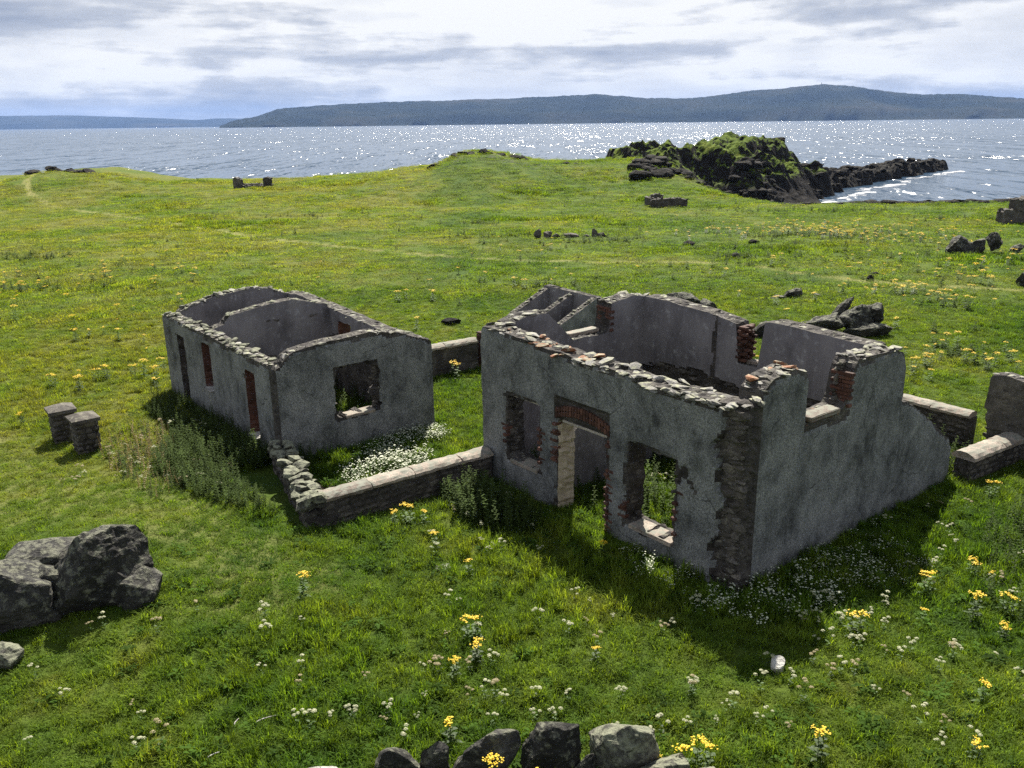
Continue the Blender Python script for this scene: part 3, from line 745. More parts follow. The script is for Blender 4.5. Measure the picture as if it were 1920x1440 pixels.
    s_ = obj('window_sill', rough_box('window_sill', 1.0, .26, .10, MATS['sandstone'], .015, .006, 72), w); s_.matrix_basis = w.matrix_basis.inverted() @ Matrix.Translation((X0 + 2.5, LF - .16, 2.96))
    # --- back wall: u along +Y between the end walls
    BXp = 4.87
    ptb = [(0, 3.60), (.7, 3.62), (1.6, 3.66), (2.5, 3.66), (2.62, 3.60), (2.66, 2.56), (3.28, 2.58), (3.32, 3.48), (4.2, 3.62), (5.5, 3.70), (6.2, 3.72)]
    tb = top_line(ptb, 4.0, .03); LB = LF - 2 * T - .006
    def b_m(u, z): return 2 if z < 2.02 + .10 * math.sin(u * 1.7) + .05 * math.sin(u * 6) else (2 if abs(u - 3.92 - .02 * math.sin(z * 7)) < .05 else 0)
    w = obj('wall', wall_mesh('wall', LB, 4.1, T - .01, lambda u, z: tb(u) - z, ('roughcast', 'plaster', 'mortar_core'), seed=4.0, cell=.06, front_mat=lambda u, z: 0, back_mat=lambda u, z: {0: 1, 2: 2}[b_m(u, z)],
            back_off=lambda u, z: .06 * (z < 2.02 + .10 * np.sin(u * 1.7) + .05 * np.sin(u * 6)) + .03 * (np.abs(u - 3.92 - .02 * np.sin(z * 7)) < .06)), root)
    w.location = (BXp + T - .01, T + .003, 0); w.rotation_euler = (0, 0, PI / 2)
    BO, BA = (BXp + T - .01, T + .003), PI / 2
    scatter_top(H, w, BO, BA, .05, 2.6, tb, T - .02, 14, (.10, .24), 1, dens=.8)
    scatter_top(H, w, BO, BA, 3.3, LB, tb, T - .02, 15, (.10, .24), 1, dens=.8)
    jamb_bricks(H, w, BO, BA, 3.30, 2.6, 3.45, 250, 1, .06, None, .05, 4)
    face_stones(H, w, BO, BA, lambda r: (r.uniform(.2, 6.0), r.uniform(1.5, 2.05)), 43, 60, (.16, .34), WSTONE, T - .07)
    s_ = obj('window_sill', rough_box('window_sill', .24, .62, .09, MATS['sandstone'], .015, .006, 73), w); s_.matrix_basis = w.matrix_basis.inverted() @ Matrix.Translation((BXp + .30, T + 2.96, 2.54))
    # --- low inner partition stub seen through the door
    tp = top_line([(0, 1.5), (1.2, 1.9), (2.2, 1.2), (3.2, .6)], 5.0, .12)
    w = obj('wall', wall_mesh('wall', 3.2, 2.4, .28, lambda u, z: tp(u) - z, ('plaster', 'plaster', 'mortar_core'), seed=5.0), root); w.location = (.9, 5.05, 0)
    scatter_top(H, w, (.9, 5.05), 0, 0, 3.2, tp, .28, 16, (.12, .24), 1)
    H.flush()
build_main_house()

def build_small_house():
    ox, oy = W(-3.45, 10.75)
    root = tag(empty('ruined_house', (ox, oy, 0), HR), 'smaller roofless grey ruin with one square window in its end wall, nettles along its side', 'ruined house', 'roofless roughcast ruins')
    H = House(root, ox, oy); T = .42; LW, LA = 4.42, 8.35
    # end wall facing the yard: u along +X, t along +Y, outer = front
    pts = [(0, 2.46), (.12, 2.5), (.3, 2.72), (.5, 2.82), (1.4, 2.90), (2.6, 2.97), (3.4, 2.82), (3.9, 2.62), (4.42, 2.46)]
    tg = top_line(pts, 6.0, .03)
    def solid(u, z):
        return np.minimum(tg(u) - z, np.where((z > 1.0) & (z < 2.2), 0, 0) + hole(u, z, 1.54 , 2.70, .88, 2.2, .13, 6, .10))
    w = obj('wall', wall_mesh('wall', LW, 3.2, T, solid, MW, seed=6.0, cell=.06, bare=bare_patches(8.1, .55, tg, ((1.54, 2.7, .88, 2.2),))), root)
    scatter_top(H, w, (0, 0), 0, .35, 3.95, tg, T, 21, (.10, .26), 1, dens=.85)
    s_ = obj('window_sill', rough_box('window_sill', .85, .34, .08, MATS['sandstone'], .015, .008, 75), w); s_.location = (2.18, .15, .84)
    face_stones(H, w, (0, 0), 0, lambda r: (r.uniform(2.58, 2.74), r.uniform(.95, 2.3)), 45, 24, (.10, .2), WSTONE, .10)
    # long wall facing left: u along +Y, outer face at x=0 (mesh-back)
    tl = top_line([(0, 2.45), (2, 2.43), (4.5, 2.47), (7.4, 2.46), (8.35, 2.46)], 7.0, .03)
    def solid_l(u, z):
        f = tl(u) - z
        f = np.minimum(f, hole(u, z, 1.38, 1.98, .30, 2.06, .02, 7))
        f = np.minimum(f, hole(u, z, 4.40, 5.05, .86, 2.2, .02, 8))
        return np.minimum(f, hole(u, z, 6.55, 7.15, -.5, 2.02, .05, 9))
    def side_l(u, z): return 4 if (1.3 < u < 2.1 or 4.3 < u < 5.15) and z < 2.15 else 2
    wl = obj('wall', wall_mesh('wall', LA - T, 2.9, T, lambda u, z: solid_l(u + T, z), MW, seed=7.0, front_mat=lambda u, z: 1, back_mat=lambda u, z: 0, side_mat=lambda u, z: side_l(u + T, z), bare=bare_patches(4.4, .52, lambda u: tl(u + T)), bare_side=1), root)
    wl.location = (T, T + .003, 0); wl.rotation_euler = (0, 0, PI / 2)
    scatter_top(H, wl, (T, 0), PI / 2, -.02, LA, tl, T, 22, (.13, .32), 2, lambda u, r: LSTONE if r.random() < .45 else STONE)
    for k, (u, z0, z1, sd) in enumerate([(1.98, .4, 2.0, 1), (5.05, .9, 2.15, 1)]): jamb_bricks(H, wl, (T, 0), PI / 2, u + .02, z0, z1, 260 + k, -sd, .06, None, .06, 3)
    for (u, z) in ((1.72, .26), (4.74, .82)):
        s_ = obj('window_sill', rough_box('window_sill', .46, .56, .07, MATS['pale_rock'], .012, .006, int(u * 7)), wl); s_.matrix_basis = wl.matrix_basis.inverted() @ Matrix.Translation((.14, u, z))
    # right long wall
    tr = top_line([(0, 2.48), (2, 2.46), (5, 2.62), (7.3, 2.70), (8.35, 2.6)], 8.0, .04)
    def solid_r(u, z): return np.minimum(tr(u) - z, hole(u, z, 3.7, 4.5, 1.0, 2.3, .04, 10))
    w = obj('wall', wall_mesh('wall', LA - T, 3.1, T, lambda u, z: solid_r(u + T, z), ('roughcast', 'plaster', 'mortar_core', 'tan_plaster', 'brick'), seed=8.0, back_mat=lambda u, z: 2 if z < 1.75 + .12 * math.sin(u * 2.1) and u < 4.8 else 1, side_mat=lambda u, z: 4 if z < 2.25 and z > 1 else 2), root)
    w.location = (LW, T + .003, 0); w.rotation_euler = (0, 0, PI / 2)
    scatter_top(H, w, (LW, 0), PI / 2, T, LA, tr, T, 23, (.12, .28), 1, lambda u, r: LSTONE if r.random() < .3 else STONE)
    # cross wall and far end wall
    for yy, pts, sd in ((5.1, [(0, 2.5), (.3, 2.55), (.5, 2.78), (1.4, 2.95), (2.4, 3.0), (3.57, 2.72)], 24), (LA - T, [(0, 2.5), (.4, 2.66), (1.2, 2.86), (2.4, 2.95), (3.0, 2.86), (3.57, 2.62)], 25)):
        tt = top_line(pts, sd, .04); L = LW - 2 * T - .006
        w = obj('wall', wall_mesh('wall', L, 3.3, T - .06, lambda u, z: tt(u) - z, ('plaster', 'plaster', 'mortar_core'), seed=float(sd)), root); w.location = (T + .003, yy + (.0 if yy < 6 else .06), 0)
        scatter_top(H, w, (T, yy), 0, .05, L, tt, T - .06, sd, (.12, .30), 1 if yy < 6 else 2, lambda u, r: LSTONE if r.random() < .45 else STONE)
        if yy < 6: face_stones(H, w, (T, yy), 0, lambda r: (r.uniform(1.5, 3.3), r.choice((1.35, 1.4, 2.45)) + r.uniform(-.04, .04)), 47, 12, (.10, .2), WSTONE, .0)
    H.flush()
build_small_house()

# ------------------------------------------------------------------ yard walls
def masonry_wall(name, p0, p1, h, T, label, seed, coping='sandstone', nseg=4, cw=.46, ch=.14, stones=True, stone_side=(-1,), both_ends=True, tilt=0.0):
    """coursed rubble wall from p0 to p1 (house frame) with rounded coping lengths"""
    (b0, a0), (b1, a1) = p0, p1; x0, y0 = W(b0, a0); x1, y1 = W(b1, a1)
    L = math.hypot(x1 - x0, y1 - y0); ang = math.atan2(y1 - y0, x1 - x0)
    root = tag(empty(name, (x0, y0, 0), ang), label, 'wall')
    r = random.Random(seed)
    tt = top_line([(0, h), (L, h)], seed, .015)
    core = obj('wall_core', wall_mesh('wall_core', L, h + .3, T, lambda u, z: tt(u) - z, ('mortar_core',) * 3, seed=float(seed), cell=.11), root)
    core.location = (0, -T / 2, 0)
    if stones:
        for sd in stone_side:
            z = .0
            while z < h - .05:
                hh = r.uniform(.10, .17); u = r.uniform(-.05, .1)
                while u < L - .06:
                    w_ = r.uniform(.16, .40)
                    if u + w_ > L: w_ = L - u
                    o = obj('stone', r.choice(WSTONE), root); o.location = (u + w_ / 2, sd * (T / 2 - .02), z + hh / 2)
                    o.rotation_euler = (r.gauss(0, .04), r.gauss(0, .04), r.choice((0, PI)) + r.gauss(0, .05)); o.scale = (w_ * 1.02, .16, hh * 1.75)
                    u += w_
                z += hh
    if coping:
        cuts = sorted([0, L] + [L * (k + r.uniform(-.22, .22)) / nseg for k in range(1, nseg)])
        for k in range(nseg):
            ua, ub = cuts[k] + .008, cuts[k + 1] - .008
            prof = [(-cw / 2, 0), (-cw / 2, ch * .45), (-cw * .36, ch * .8), (-cw * .15, ch), (cw * .15, ch), (cw * .36, ch * .8), (cw / 2, ch * .45), (cw / 2, 0)]
            n = max(2, int((ub - ua) / .12)); V, F = [], []
            for i in range(n + 1):
                u = ua + (ub - ua) * i / n
                for (y, z) in prof: V.append((u + (r.uniform(-.02, .02) if i in (0, n) else 0), y + r.uniform(-.014, .014), h + z + r.uniform(-.012, .012)))
            m = len(prof)
            for i in range(n):
                for j in range(m): F.append((i * m + j, (i + 1) * m + j, (i + 1) * m + (j + 1) % m, i * m + (j + 1) % m))
            F += [tuple(range(m)), tuple(reversed(range(n * m, n * m + m)))]
            o = obj('coping_stone', mesh('coping_stone', V, F, (MATS[coping],)), root); o.rotation_euler = (r.gauss(0, .012), 0, 0)
    return root
masonry_wall('yard_wall', (-.06, 6.98), (-4.25, 7.18), .62, .36, 'low rubble yard wall with pale cracked coping beside the doorway ruin', 3, nseg=4, stone_side=(1, -1))
masonry_wall('yard_wall', (1.0, 14.95), (5.35, 14.75), .95, .34, 'coped yard wall running back between the two ruins', 5, nseg=3, stones=False)
masonry_wall('yard_wall', (10.55, 4.2), (10.5, .62), .78, .36, 'yard wall with straight sandstone coping behind the stepped gable', 7, nseg=3, stone_side=(-1, 1))
masonry_wall('yard_wall', (8.12, -.22), (10.35, -.42), .52, .36, 'short low wall with rounded sandstone coping at the gable foot', 9, nseg=2, cw=.54, ch=.17, stone_side=(-1, 1))

def rubble_wall():
    p0, p1 = (-4.45, 7.0), (-3.55, 10.72); x0, y0 = W(*p0); x1, y1 = W(*p1)
    L = math.hypot(x1 - x0, y1 - y0); ang = math.atan2(y1 - y0, x1 - x0); r = random.Random(77)
    root = tag(empty('rubble_wall', (x0, y0, 0), ang), 'tumbled dry stone wall capped with lichen-covered stones in front of the smaller ruin', 'stone wall')
    tt = top_line([(0, .50), (1.2, .42), (2.2, .48), (L, .55)], 3, .08)
    c = obj('wall_core', wall_mesh('wall_core', L, 1.0, .42, lambda u, z: tt(u) - z, ('mortar_core',) * 3, seed=9.0, cell=.1, rag=.05), root); c.location = (0, -.21, 0)
    for layer, (t0, n, sz) in enumerate(((.0, 14, (.30, .46)), (0.0, 12, (.26, .44)))):
        for i in range(n):
            for side in (-1, 1):
                u = L * (i + r.uniform(.1, .9)) / n; s = r.uniform(*sz)
                o = obj('stone', r.choice(LSTONE), root); o.location = (u, side * .13 + r.uniform(-.05, .05), float(tt(np.array([u]))[0]) + .04 + layer * .15)
                o.rotation_euler = (r.gauss(0, .15), r.gauss(0, .15), r.uniform(0, 6.28)); o.scale = (s, s * r.uniform(.8, 1.1), s * r.uniform(.7, 1.1))
    for i in range(60):
        u = r.uniform(0, L); s = r.uniform(.2, .38); side = r.choice((-1, 1))
        o = obj('stone', r.choice(WSTONE), root); o.location = (u, side * .2, r.uniform(.02, .45)); o.rotation_euler = (r.gauss(0, .1), r.gauss(0, .1), r.choice((0, PI)) + r.gauss(0, .1)); o.scale = (s, s * .6, s * .9)
rubble_wall()

def brick_pier():
    x, y = W(5.55, 14.6); root = tag(empty('brick_pier', (x, y, 0), HR), 'narrow red brick pier at the end of the back yard wall', 'pier'); r = random.Random(5)
    z = .035; k = 0
    while z < 1.3:
        for (dx, dy, rz) in (((0, .055, 0), (0, -.055, 0)) if k % 2 else ((.055, 0, PI / 2), (-.055, 0, PI / 2))):
            o = obj('brick', r.choice(BRICK), root); o.location = (dx, dy, z); o.rotation_euler = (0, 0, rz + r.gauss(0, .02)); o.scale = (1.5, 1.5, 1.05)
        z += .075; k += 1
brick_pier()

def right_ruin():
    x, y = W(10.45, .45)
    root = tag(empty('broken_wall', (x, y, 0), HR - PI / 2), 'tall broken rubble wall standing at the right edge of the yard', 'wall'); r = random.Random(51)
    tt = top_line([(0, 1.75), (.12, 1.95), (.4, 2.0), (1.2, 1.88), (3.4, 1.8)], 5, .04)
    def solid(u, z): return np.minimum(tt(u) - z, u - .06 - .09 * fbm(z * 2.2, 1.3, 2, 3) - .1 * (z < 1.1))
    obj('wall_core', wall_mesh('wall_core', 3.4, 2.5, .4, solid, ('wall_stone', 'wall_stone', 'mortar_core'), seed=12.0, cell=.07, front_off=lambda u, z: .03 * fbm(u * 5, z * 8, 1, 3)), root)
    for i in range(95):
        s = r.uniform(.14, .32); o = obj('stone', r.choice(WSTONE), root); u = r.uniform(.15, 3.3)
        o.location = (u, .0 if r.random() < .75 else .4, r.uniform(.05, 1.8)); o.rotation_euler = (r.gauss(0, .06), r.gauss(0, .06), r.choice((0, PI)) + r.gauss(0, .08)); o.scale = (s, s * .35, s * .75)
    for i in range(18):
        u = .15 + i * .18; s = r.uniform(.14, .26); o = obj('stone', r.choice(STONE), root); o.location = (u, r.uniform(.1, .3), float(tt(np.array([u]))[0])); o.rotation_euler = (0, 0, r.uniform(0, 6)); o.scale = (s, s, s * .8)
right_ruin()

def shed():
    ox, oy = W(7.1, 12.5); root = tag(empty('ruined_shed', (ox, oy, 0), HR), 'small roofless lean-to shed with three sloping partition walls behind the larger ruin', 'ruined shed'); H = House(root, ox, oy)
    T = .26
    tb = top_line([(0, 2.3), (2.75, 2.36)], 1.5, .02)
    w = obj('wall', wall_mesh('wall', 2.75, 2.7, T, lambda u, z: tb(u) - z, MW, seed=14.0, cell=.08), root); w.location = (1.75 + T, 0, 0); w.rotation_euler = (0, 0, PI / 2)
    scatter_top(H, w, (1.75 + T, 0), PI / 2, .0, 2.75, tb, T, 61, (.08, .18), 1)
    for k, yy in enumerate((0.0, 1.18, 2.46)):
        tp = top_line([(0, 1.5), (.25, 1.66), (1.75, 2.28)], 2.5 + k, .03)
        w = obj('wall', wall_mesh('wall', 1.74, 2.6, T, lambda u, z: tp(u) - z, ('plaster', 'plaster', 'mortar_core') if k else ('roughcast', 'plaster', 'mortar_core'), seed=15.0 + k, cell=.08), root); w.location = (0, yy, 0)
        scatter_top(H, w, (0, yy), 0, .0, 1.74, tp, T, 62 + k, (.10, .22), 2, lambda u, r: LSTONE if r.random() < .5 else STONE)
    H.flush()
shed()

def gate_pillar(x, y, h, label, seed, rz):
    root = tag(empty('gate_pillar', (x, y, gz(x, y) - .05), rz), label, 'pillar', 'pair of gate pillars'); r = random.Random(seed)
    w = .57; z = 0.0
    obj('shaft', rough_box('shaft', w - .05, w - .05, h, MATS['mortar_core'], .01, .004, seed), root)
    while z < h - .04:
        hh = r.uniform(.11, .17); hh = min(hh, h - z)
        for sd in range(4):
            u = -w / 2
            while u < w / 2 - .05:
                ln = min(r.uniform(.15, .3), w / 2 - u); o = obj('stone', r.choice(WSTONE), root)
                p = Matrix.Rotation(sd * PI / 2, 4, 'Z') @ Vector((u + ln / 2, -w / 2 + .03, z + hh / 2)); o.location = p
                o.rotation_euler = (r.gauss(0, .04), r.gauss(0, .04), sd * PI / 2 + r.choice((0, PI)) + r.gauss(0, .04)); o.scale = (ln * 1.05, .14, hh * 1.8); u += ln
        z += hh
    bm = bmesh.new(); s = w / 2 + .05
    V = [(-s, -s, 0), (s, -s, 0), (s, s, 0), (-s, s, 0), (-s, -s, .09), (s, -s, .09), (s, s, .09), (-s, s, .09), (-.1, -.1, .19), (.1, -.1, .19), (.1, .1, .19), (-.1, .1, .19)]
    V = [(a + r.uniform(-.008, .008), b + r.uniform(-.008, .008), c + r.uniform(-.004, .004)) for a, b, c in V]
    F = [(0, 3, 2, 1), (0, 1, 5, 4), (1, 2, 6, 5), (2, 3, 7, 6), (3, 0, 4, 7), (4, 5, 9, 8), (5, 6, 10, 9), (6, 7, 11, 10), (7, 4, 8, 11), (8, 9, 10, 11)]
    c = obj('cap_stone', mesh('cap_stone', V, F, (MATS['wall_stone'],)), root); c.location = (0, 0, h)
gate_pillar(-11.98, 21.6, .86, 'left and farther of the two square stone gate pillars with pyramid caps', 3, HR - .03)
gate_pillar(-10.98, 20.75, .86, 'right and nearer of the two square stone gate pillars with pyramid caps', 8, HR + .02)

# ------------------------------------------------------------------ boulders
BG = 'boulders beside the worn path at left'
boulder('boulder', 'tall humped grey boulder nearest the path in the left rock group', (-7.1, 12.95), (2.4, 1.8, 2.15), 21, .35, group=BG, sub=5, cuts=20, rough=.05, crag=.03, layer=.003, sink=.36, lean=(.12, -.12), box=.5, taper=.3)
boulder('boulder', 'broad dark boulder with a mossy top at the left picture edge', (-8.45, 12.5), (3.3, 2.4, 1.75), 23, -.1, group=BG, sub=5, cuts=20, rough=.05, crag=.03, layer=.003, sink=.34, lean=(0, -.1), box=.5, taper=.22)
boulder('boulder', 'flat slab of rock lying in turf behind the left boulders', (-8.35, 13.9), (1.6, 1.3, .7), 25, .2, group=BG, sub=4, cuts=7, sink=.35)
boulder('boulder', 'sloping shoulder rock leaning on the right side of the humped boulder', (-6.45, 13.0), (1.3, 1.2, 1.3), 28, .5, group=BG, sub=5, cuts=20, sink=.42, lean=(-.15, -.1), box=.5, taper=.25)
boulder('boulder', 'low rounded stone wedged between the two big left boulders', (-7.6, 12.75), (1.1, .9, 1.1), 26, .5, 'rock', group=BG, sub=4, sink=.3)
boulder('boulder', 'pale broken stone in the lower left corner below the dark boulder', (-7.85, 11.35), (1.0, .8, .45), 27, .2, 'lichen_stone', group=BG, sub=4, sink=.3)
RG = 'row of upright stones along the bottom edge'
for k, (x, y, sx, sz, sd, lab, tl) in enumerate([
        (-1.55, 9.02, .74, .90, 31, 'leftmost dark rounded upright stone of the bottom row', .0),
        (-1.02, 9.02, .44, .92, 32, 'narrow blocky upright stone, second in the bottom row', .0),
        (-.38, 9.04, .92, 1.08, 33, 'wide humped dark stone, third in the bottom row', .0),
        (.44, 9.06, .84, 1.22, 34, 'tallest dark upright stone in the middle of the bottom row', -.06),
        (.88, 8.96, .36, .66, 35, 'small stone squeezed between the tallest and the slanting stone', .0),
        (1.34, 9.04, 1.0, 1.14, 36, 'big lichen-covered stone slanting down to the right in the bottom row', .0),
        (1.78, 8.82, .74, .62, 37, 'low rounded lichen stone in front of the slanting stone', .0),
        (2.32, 8.76, .6, .5, 38, 'rightmost small stone at the end of the bottom row', .0)]):
    o = boulder('upright_stone', lab, (x, y), (sx * 1.12, sx * .62, sz * .96), sd, (-.05, .1, .05, -.1, .3, -.25, .2, 0)[k], 'lichen_stone' if k in (5, 6, 7) else 'rock', 'stone', RG, sink=.26, sub=5, cuts=(18, 20, 20, 18, 12, 18, 12, 12)[k], rough=.05, crag=.03, box=.65, lean=(0, -.28))
    if k == 5: o.rotation_euler = (0, .3, -.2)
boulder('flat_stone', 'flat pale stone at the bottom edge left of the upright stones', (-2.5, 8.95), (.8, .5, .3), 39, .1, 'pale_rock', 'stone', sub=3, sink=.3)
boulder('white_stone', 'single whitish angular stone at the edge of the big shadow', (3.9, 10.95), (.34, .26, .30), 41, .5, 'pale_rock', 'stone', sub=3, cuts=12, sink=.2)
boulder('flat_stone', 'flat pale stone lying in the grass below the yard wall', (-1.35, 14.35), (.42, .3, .12), 42, .3, 'pale_rock', 'stone', sub=3, sink=.2)
boulder('flat_stone', 'flat pale stone in the grass between the two ruins', (-.55, 19.9), (.5, .35, .14), 43, .3, 'pale_rock', 'stone', sub=3, sink=.2)
# slab outcrop behind the larger ruin
def outcrop(name, label, x, y, pieces, group=None, mat='rock', cat='rock outcrop'):
    root = tag(empty(name, (x, y, gz(x, y))), label, cat, group)
    for (dx, dy, dz, sx, sy, sz, rx, ry, rz, sd) in pieces:
        o = obj('rock_slab', rock_mesh('rock_slab', (sx, sy, sz), sd, mat, sub=4, cuts=18, rough=.05, crag=.03, layer=.008), root); o.location = (dx, dy, dz); o.rotation_euler = (rx, ry, rz)
outcrop('rock_outcrop', 'large tilted slab outcrop with a pointed crest behind the stepped gable', 13.1, 32.3, [
    (-1.0, .0, .35, 2.2, 1.2, .8, 0, -.30, .05, 51), (.05, .1, .75, 2.0, .8, .7, .1, -.75, 0, 52), (.25, .0, .55, 1.6, 1.0, 1.3, 0, .1, .4, 53), (1.0, .1, .7, .9, .9, 1.2, .1, .35, .2, 54), (-.1, .6, .9, 1.7, .5, .5, .1, -.85, 0, 55), (.6, -.3, .2, 2.2, 1.1, .7, 0, 0, 0, 56)])
outcrop('rock_outcrop', 'pair of dark rounded rocks just behind the back wall of the larger ruin', 7.3, 35.6, [(-.1, 0, .5, 2.0, 1.3, 1.6, 0, -.15, 0, 57), (.95, .1, .35, 1.3, 1.0, 1.2, 0, .2, .4, 58)])
outcrop('rock_outcrop', 'loose dark stones showing through the broken window of the back wall', 9.3, 31.8, [(-.5, 0, .15, 1.0, .8, .5, 0, 0, 0, 59), (.35, .2, .25, 1.1, .8, .8, 0, .2, .4, 60), (.9, -.2, .2, .9, .7, .6, .1, 0, .8, 61)])
outcrop('rock_outcrop', 'small pointed dark rock in the meadow with a low stone beside it', 13.2, 39.6, [(0, 0, .2, .9, .6, .7, 0, -.4, 0, 62), (1.2, .2, .05, .6, .4, .25, 0, 0, 0, 63), (-.7, -.2, .05, 1.0, .5, .3, 0, 0, 0, 64)])
outcrop('rock_outcrop', 'jagged dark outcrop of tilted slabs at the right side of the meadow', 28.6, 52.3, [(-1.4, -.2, .3, 2.2, 1.4, 1.6, 0, -.6, 0, 65), (-.2, .2, .3, 2.0, 1.2, 1.2, 0, -.4, 0, 66), (1.2, .6, .6, 1.6, 1.2, 1.5, .2, -.3, .5, 67), (2.4, .4, .2, 1.4, .9, .8, 0, -.5, .2, 68)])
outcrop('rock_outcrop', 'dark rock cut by the right picture edge beyond the yard', 25.6, 42.0, [(0, 0, .2, 1.5, 1.2, 1.3, 0, .2, 0, 69), (.9, .3, .1, 1.4, 1.2, 1.0, 0, .2, .3, 70)])
outcrop('rock_outcrop', 'low line of flat rocks left of the big slab outcrop', 11.0, 34.0, [(-.6, 0, .02, .9, .5, .3, 0, 0, 0, 71), (.3, .1, .03, .8, .5, .35, 0, 0, .3, 72), (1.2, 0, .03, 1.0, .4, .3, 0, 0, .1, 73)])
boulder('dark_rock', 'low dark flat-topped rock in the meadow between the two ruins', (-2.45, 34.9), (1.05, .7, .42), 74, .1, 'wet_rock', sub=4, sink=.25)
boulder('dark_rock', 'small round dark stone alone in the right meadow', (18.6, 44.0), (.5, .45, .5), 75, 0, 'wet_rock', sub=3, sink=.3)
for k, (x, y, s, lab) in enumerate([(11.9, 57.6, .8, 'leftmost of the low dark stones in the middle meadow'), (16.4, 57.9, .9, 'rightmost of the low dark stones in the middle meadow'), (13.6, 51.7, .75, 'dark stone beside a grey-green bush in the middle meadow'), (19.6, 45.8, .45, 'tiny dark stone near the end of the footpath')]):
    boulder('dark_rock', lab, (x, y), (s * 1.3, s * .8, s * .6), 80 + k, k * .7, 'wet_rock', sub=3, sink=.3)

def far_ruin(name, label, x, y, rz, blocks, cat='ruin'):
    root = tag(empty(name, (x, y, gz(x, y)), rz), label, cat)
    for k, (dx, dy, sx, sy, h, nm) in enumerate(blocks):
        tt = top_line([(0, h * .9), (sx * .3, h), (sx, h * .85)], dx + 3 * k, .18 * h)
        w = obj(nm, wall_mesh(nm, sx, h * 1.4, sy, lambda u, z: tt(u) - z, ('wall_stone', 'wall_stone', 'mortar_core'), seed=20.0 + k + x, cell=.16, rag=.06, rows=3, front_off=lambda u, z: .08 * fbm(u * 2, z * 3, k, 3)), root); w.location = (dx, dy, 0)
        r = random.Random(k + int(x))
        for i in range(int(sx / .35) + 1):
            s = r.uniform(.3, .55); u = min(sx, .15 + i * .35); o = obj('stone', r.choice(WSTONE), root); o.location = (dx + u, dy + r.uniform(.05, sy), float(tt(np.array([u]))[0])); o.rotation_euler = (r.gauss(0, .2), r.gauss(0, .2), r.uniform(0, 6)); o.scale = (s, s, s * .8)
far_ruin('ruined_hut', 'distant ruin with two stone stumps standing on the meadow edge at left', -33.8, 107.5, -.02, [(0, 0, 1.0, .8, 1.5, 'wall'), (3.7, 0, .9, .8, 1.45, 'wall'), (.9, .2, 3.0, .6, .45, 'wall'), (.2, 2.2, 4.0, .6, .5, 'wall')])
far_ruin('ruined_hut', 'low dark stone enclosure at the foot of the rocky headland', 13.5, 83.6, .08, [(0, 0, 3.6, .6, .85, 'wall'), (0, .6, .5, 2.0, .95, 'wall'), (.6, 2.4, 1.2, .5, 1.1, 'wall')])
outcrop('ruined_hut', 'scattered stone remains of a hut in the middle meadow', 4.2, 62.3, [(-2.2, 0, .3, .7, .6, 1.1, 0, .1, .2, 171), (-1.5, .1, .2, 1.0, .6, .6, 0, -.1, .5, 172), (-.9, 0, .12, .8, .6, .45, 0, 0, .1, 173), (.2, .2, .12, 1.2, .6, .45, 0, .1, 0, 174), (1.9, .2, .25, .6, .6, .9, .1, 0, .4, 175), (2.4, .1, .15, .9, .6, .5, 0, 0, .2, 176), (1.3, .3, .08, .7, .5, .3, 0, 0, .2, 177)], mat='wall_stone', cat='ruin')
far_ruin('ruined_hut', 'dark stone gable cut off by the right edge near the shore', 38.4, 67.6, .1, [(0, 0, 1.6, .8, 1.2, 'wall'), (1.0, 0.1, 3.5, .8, 2.1, 'wall')])

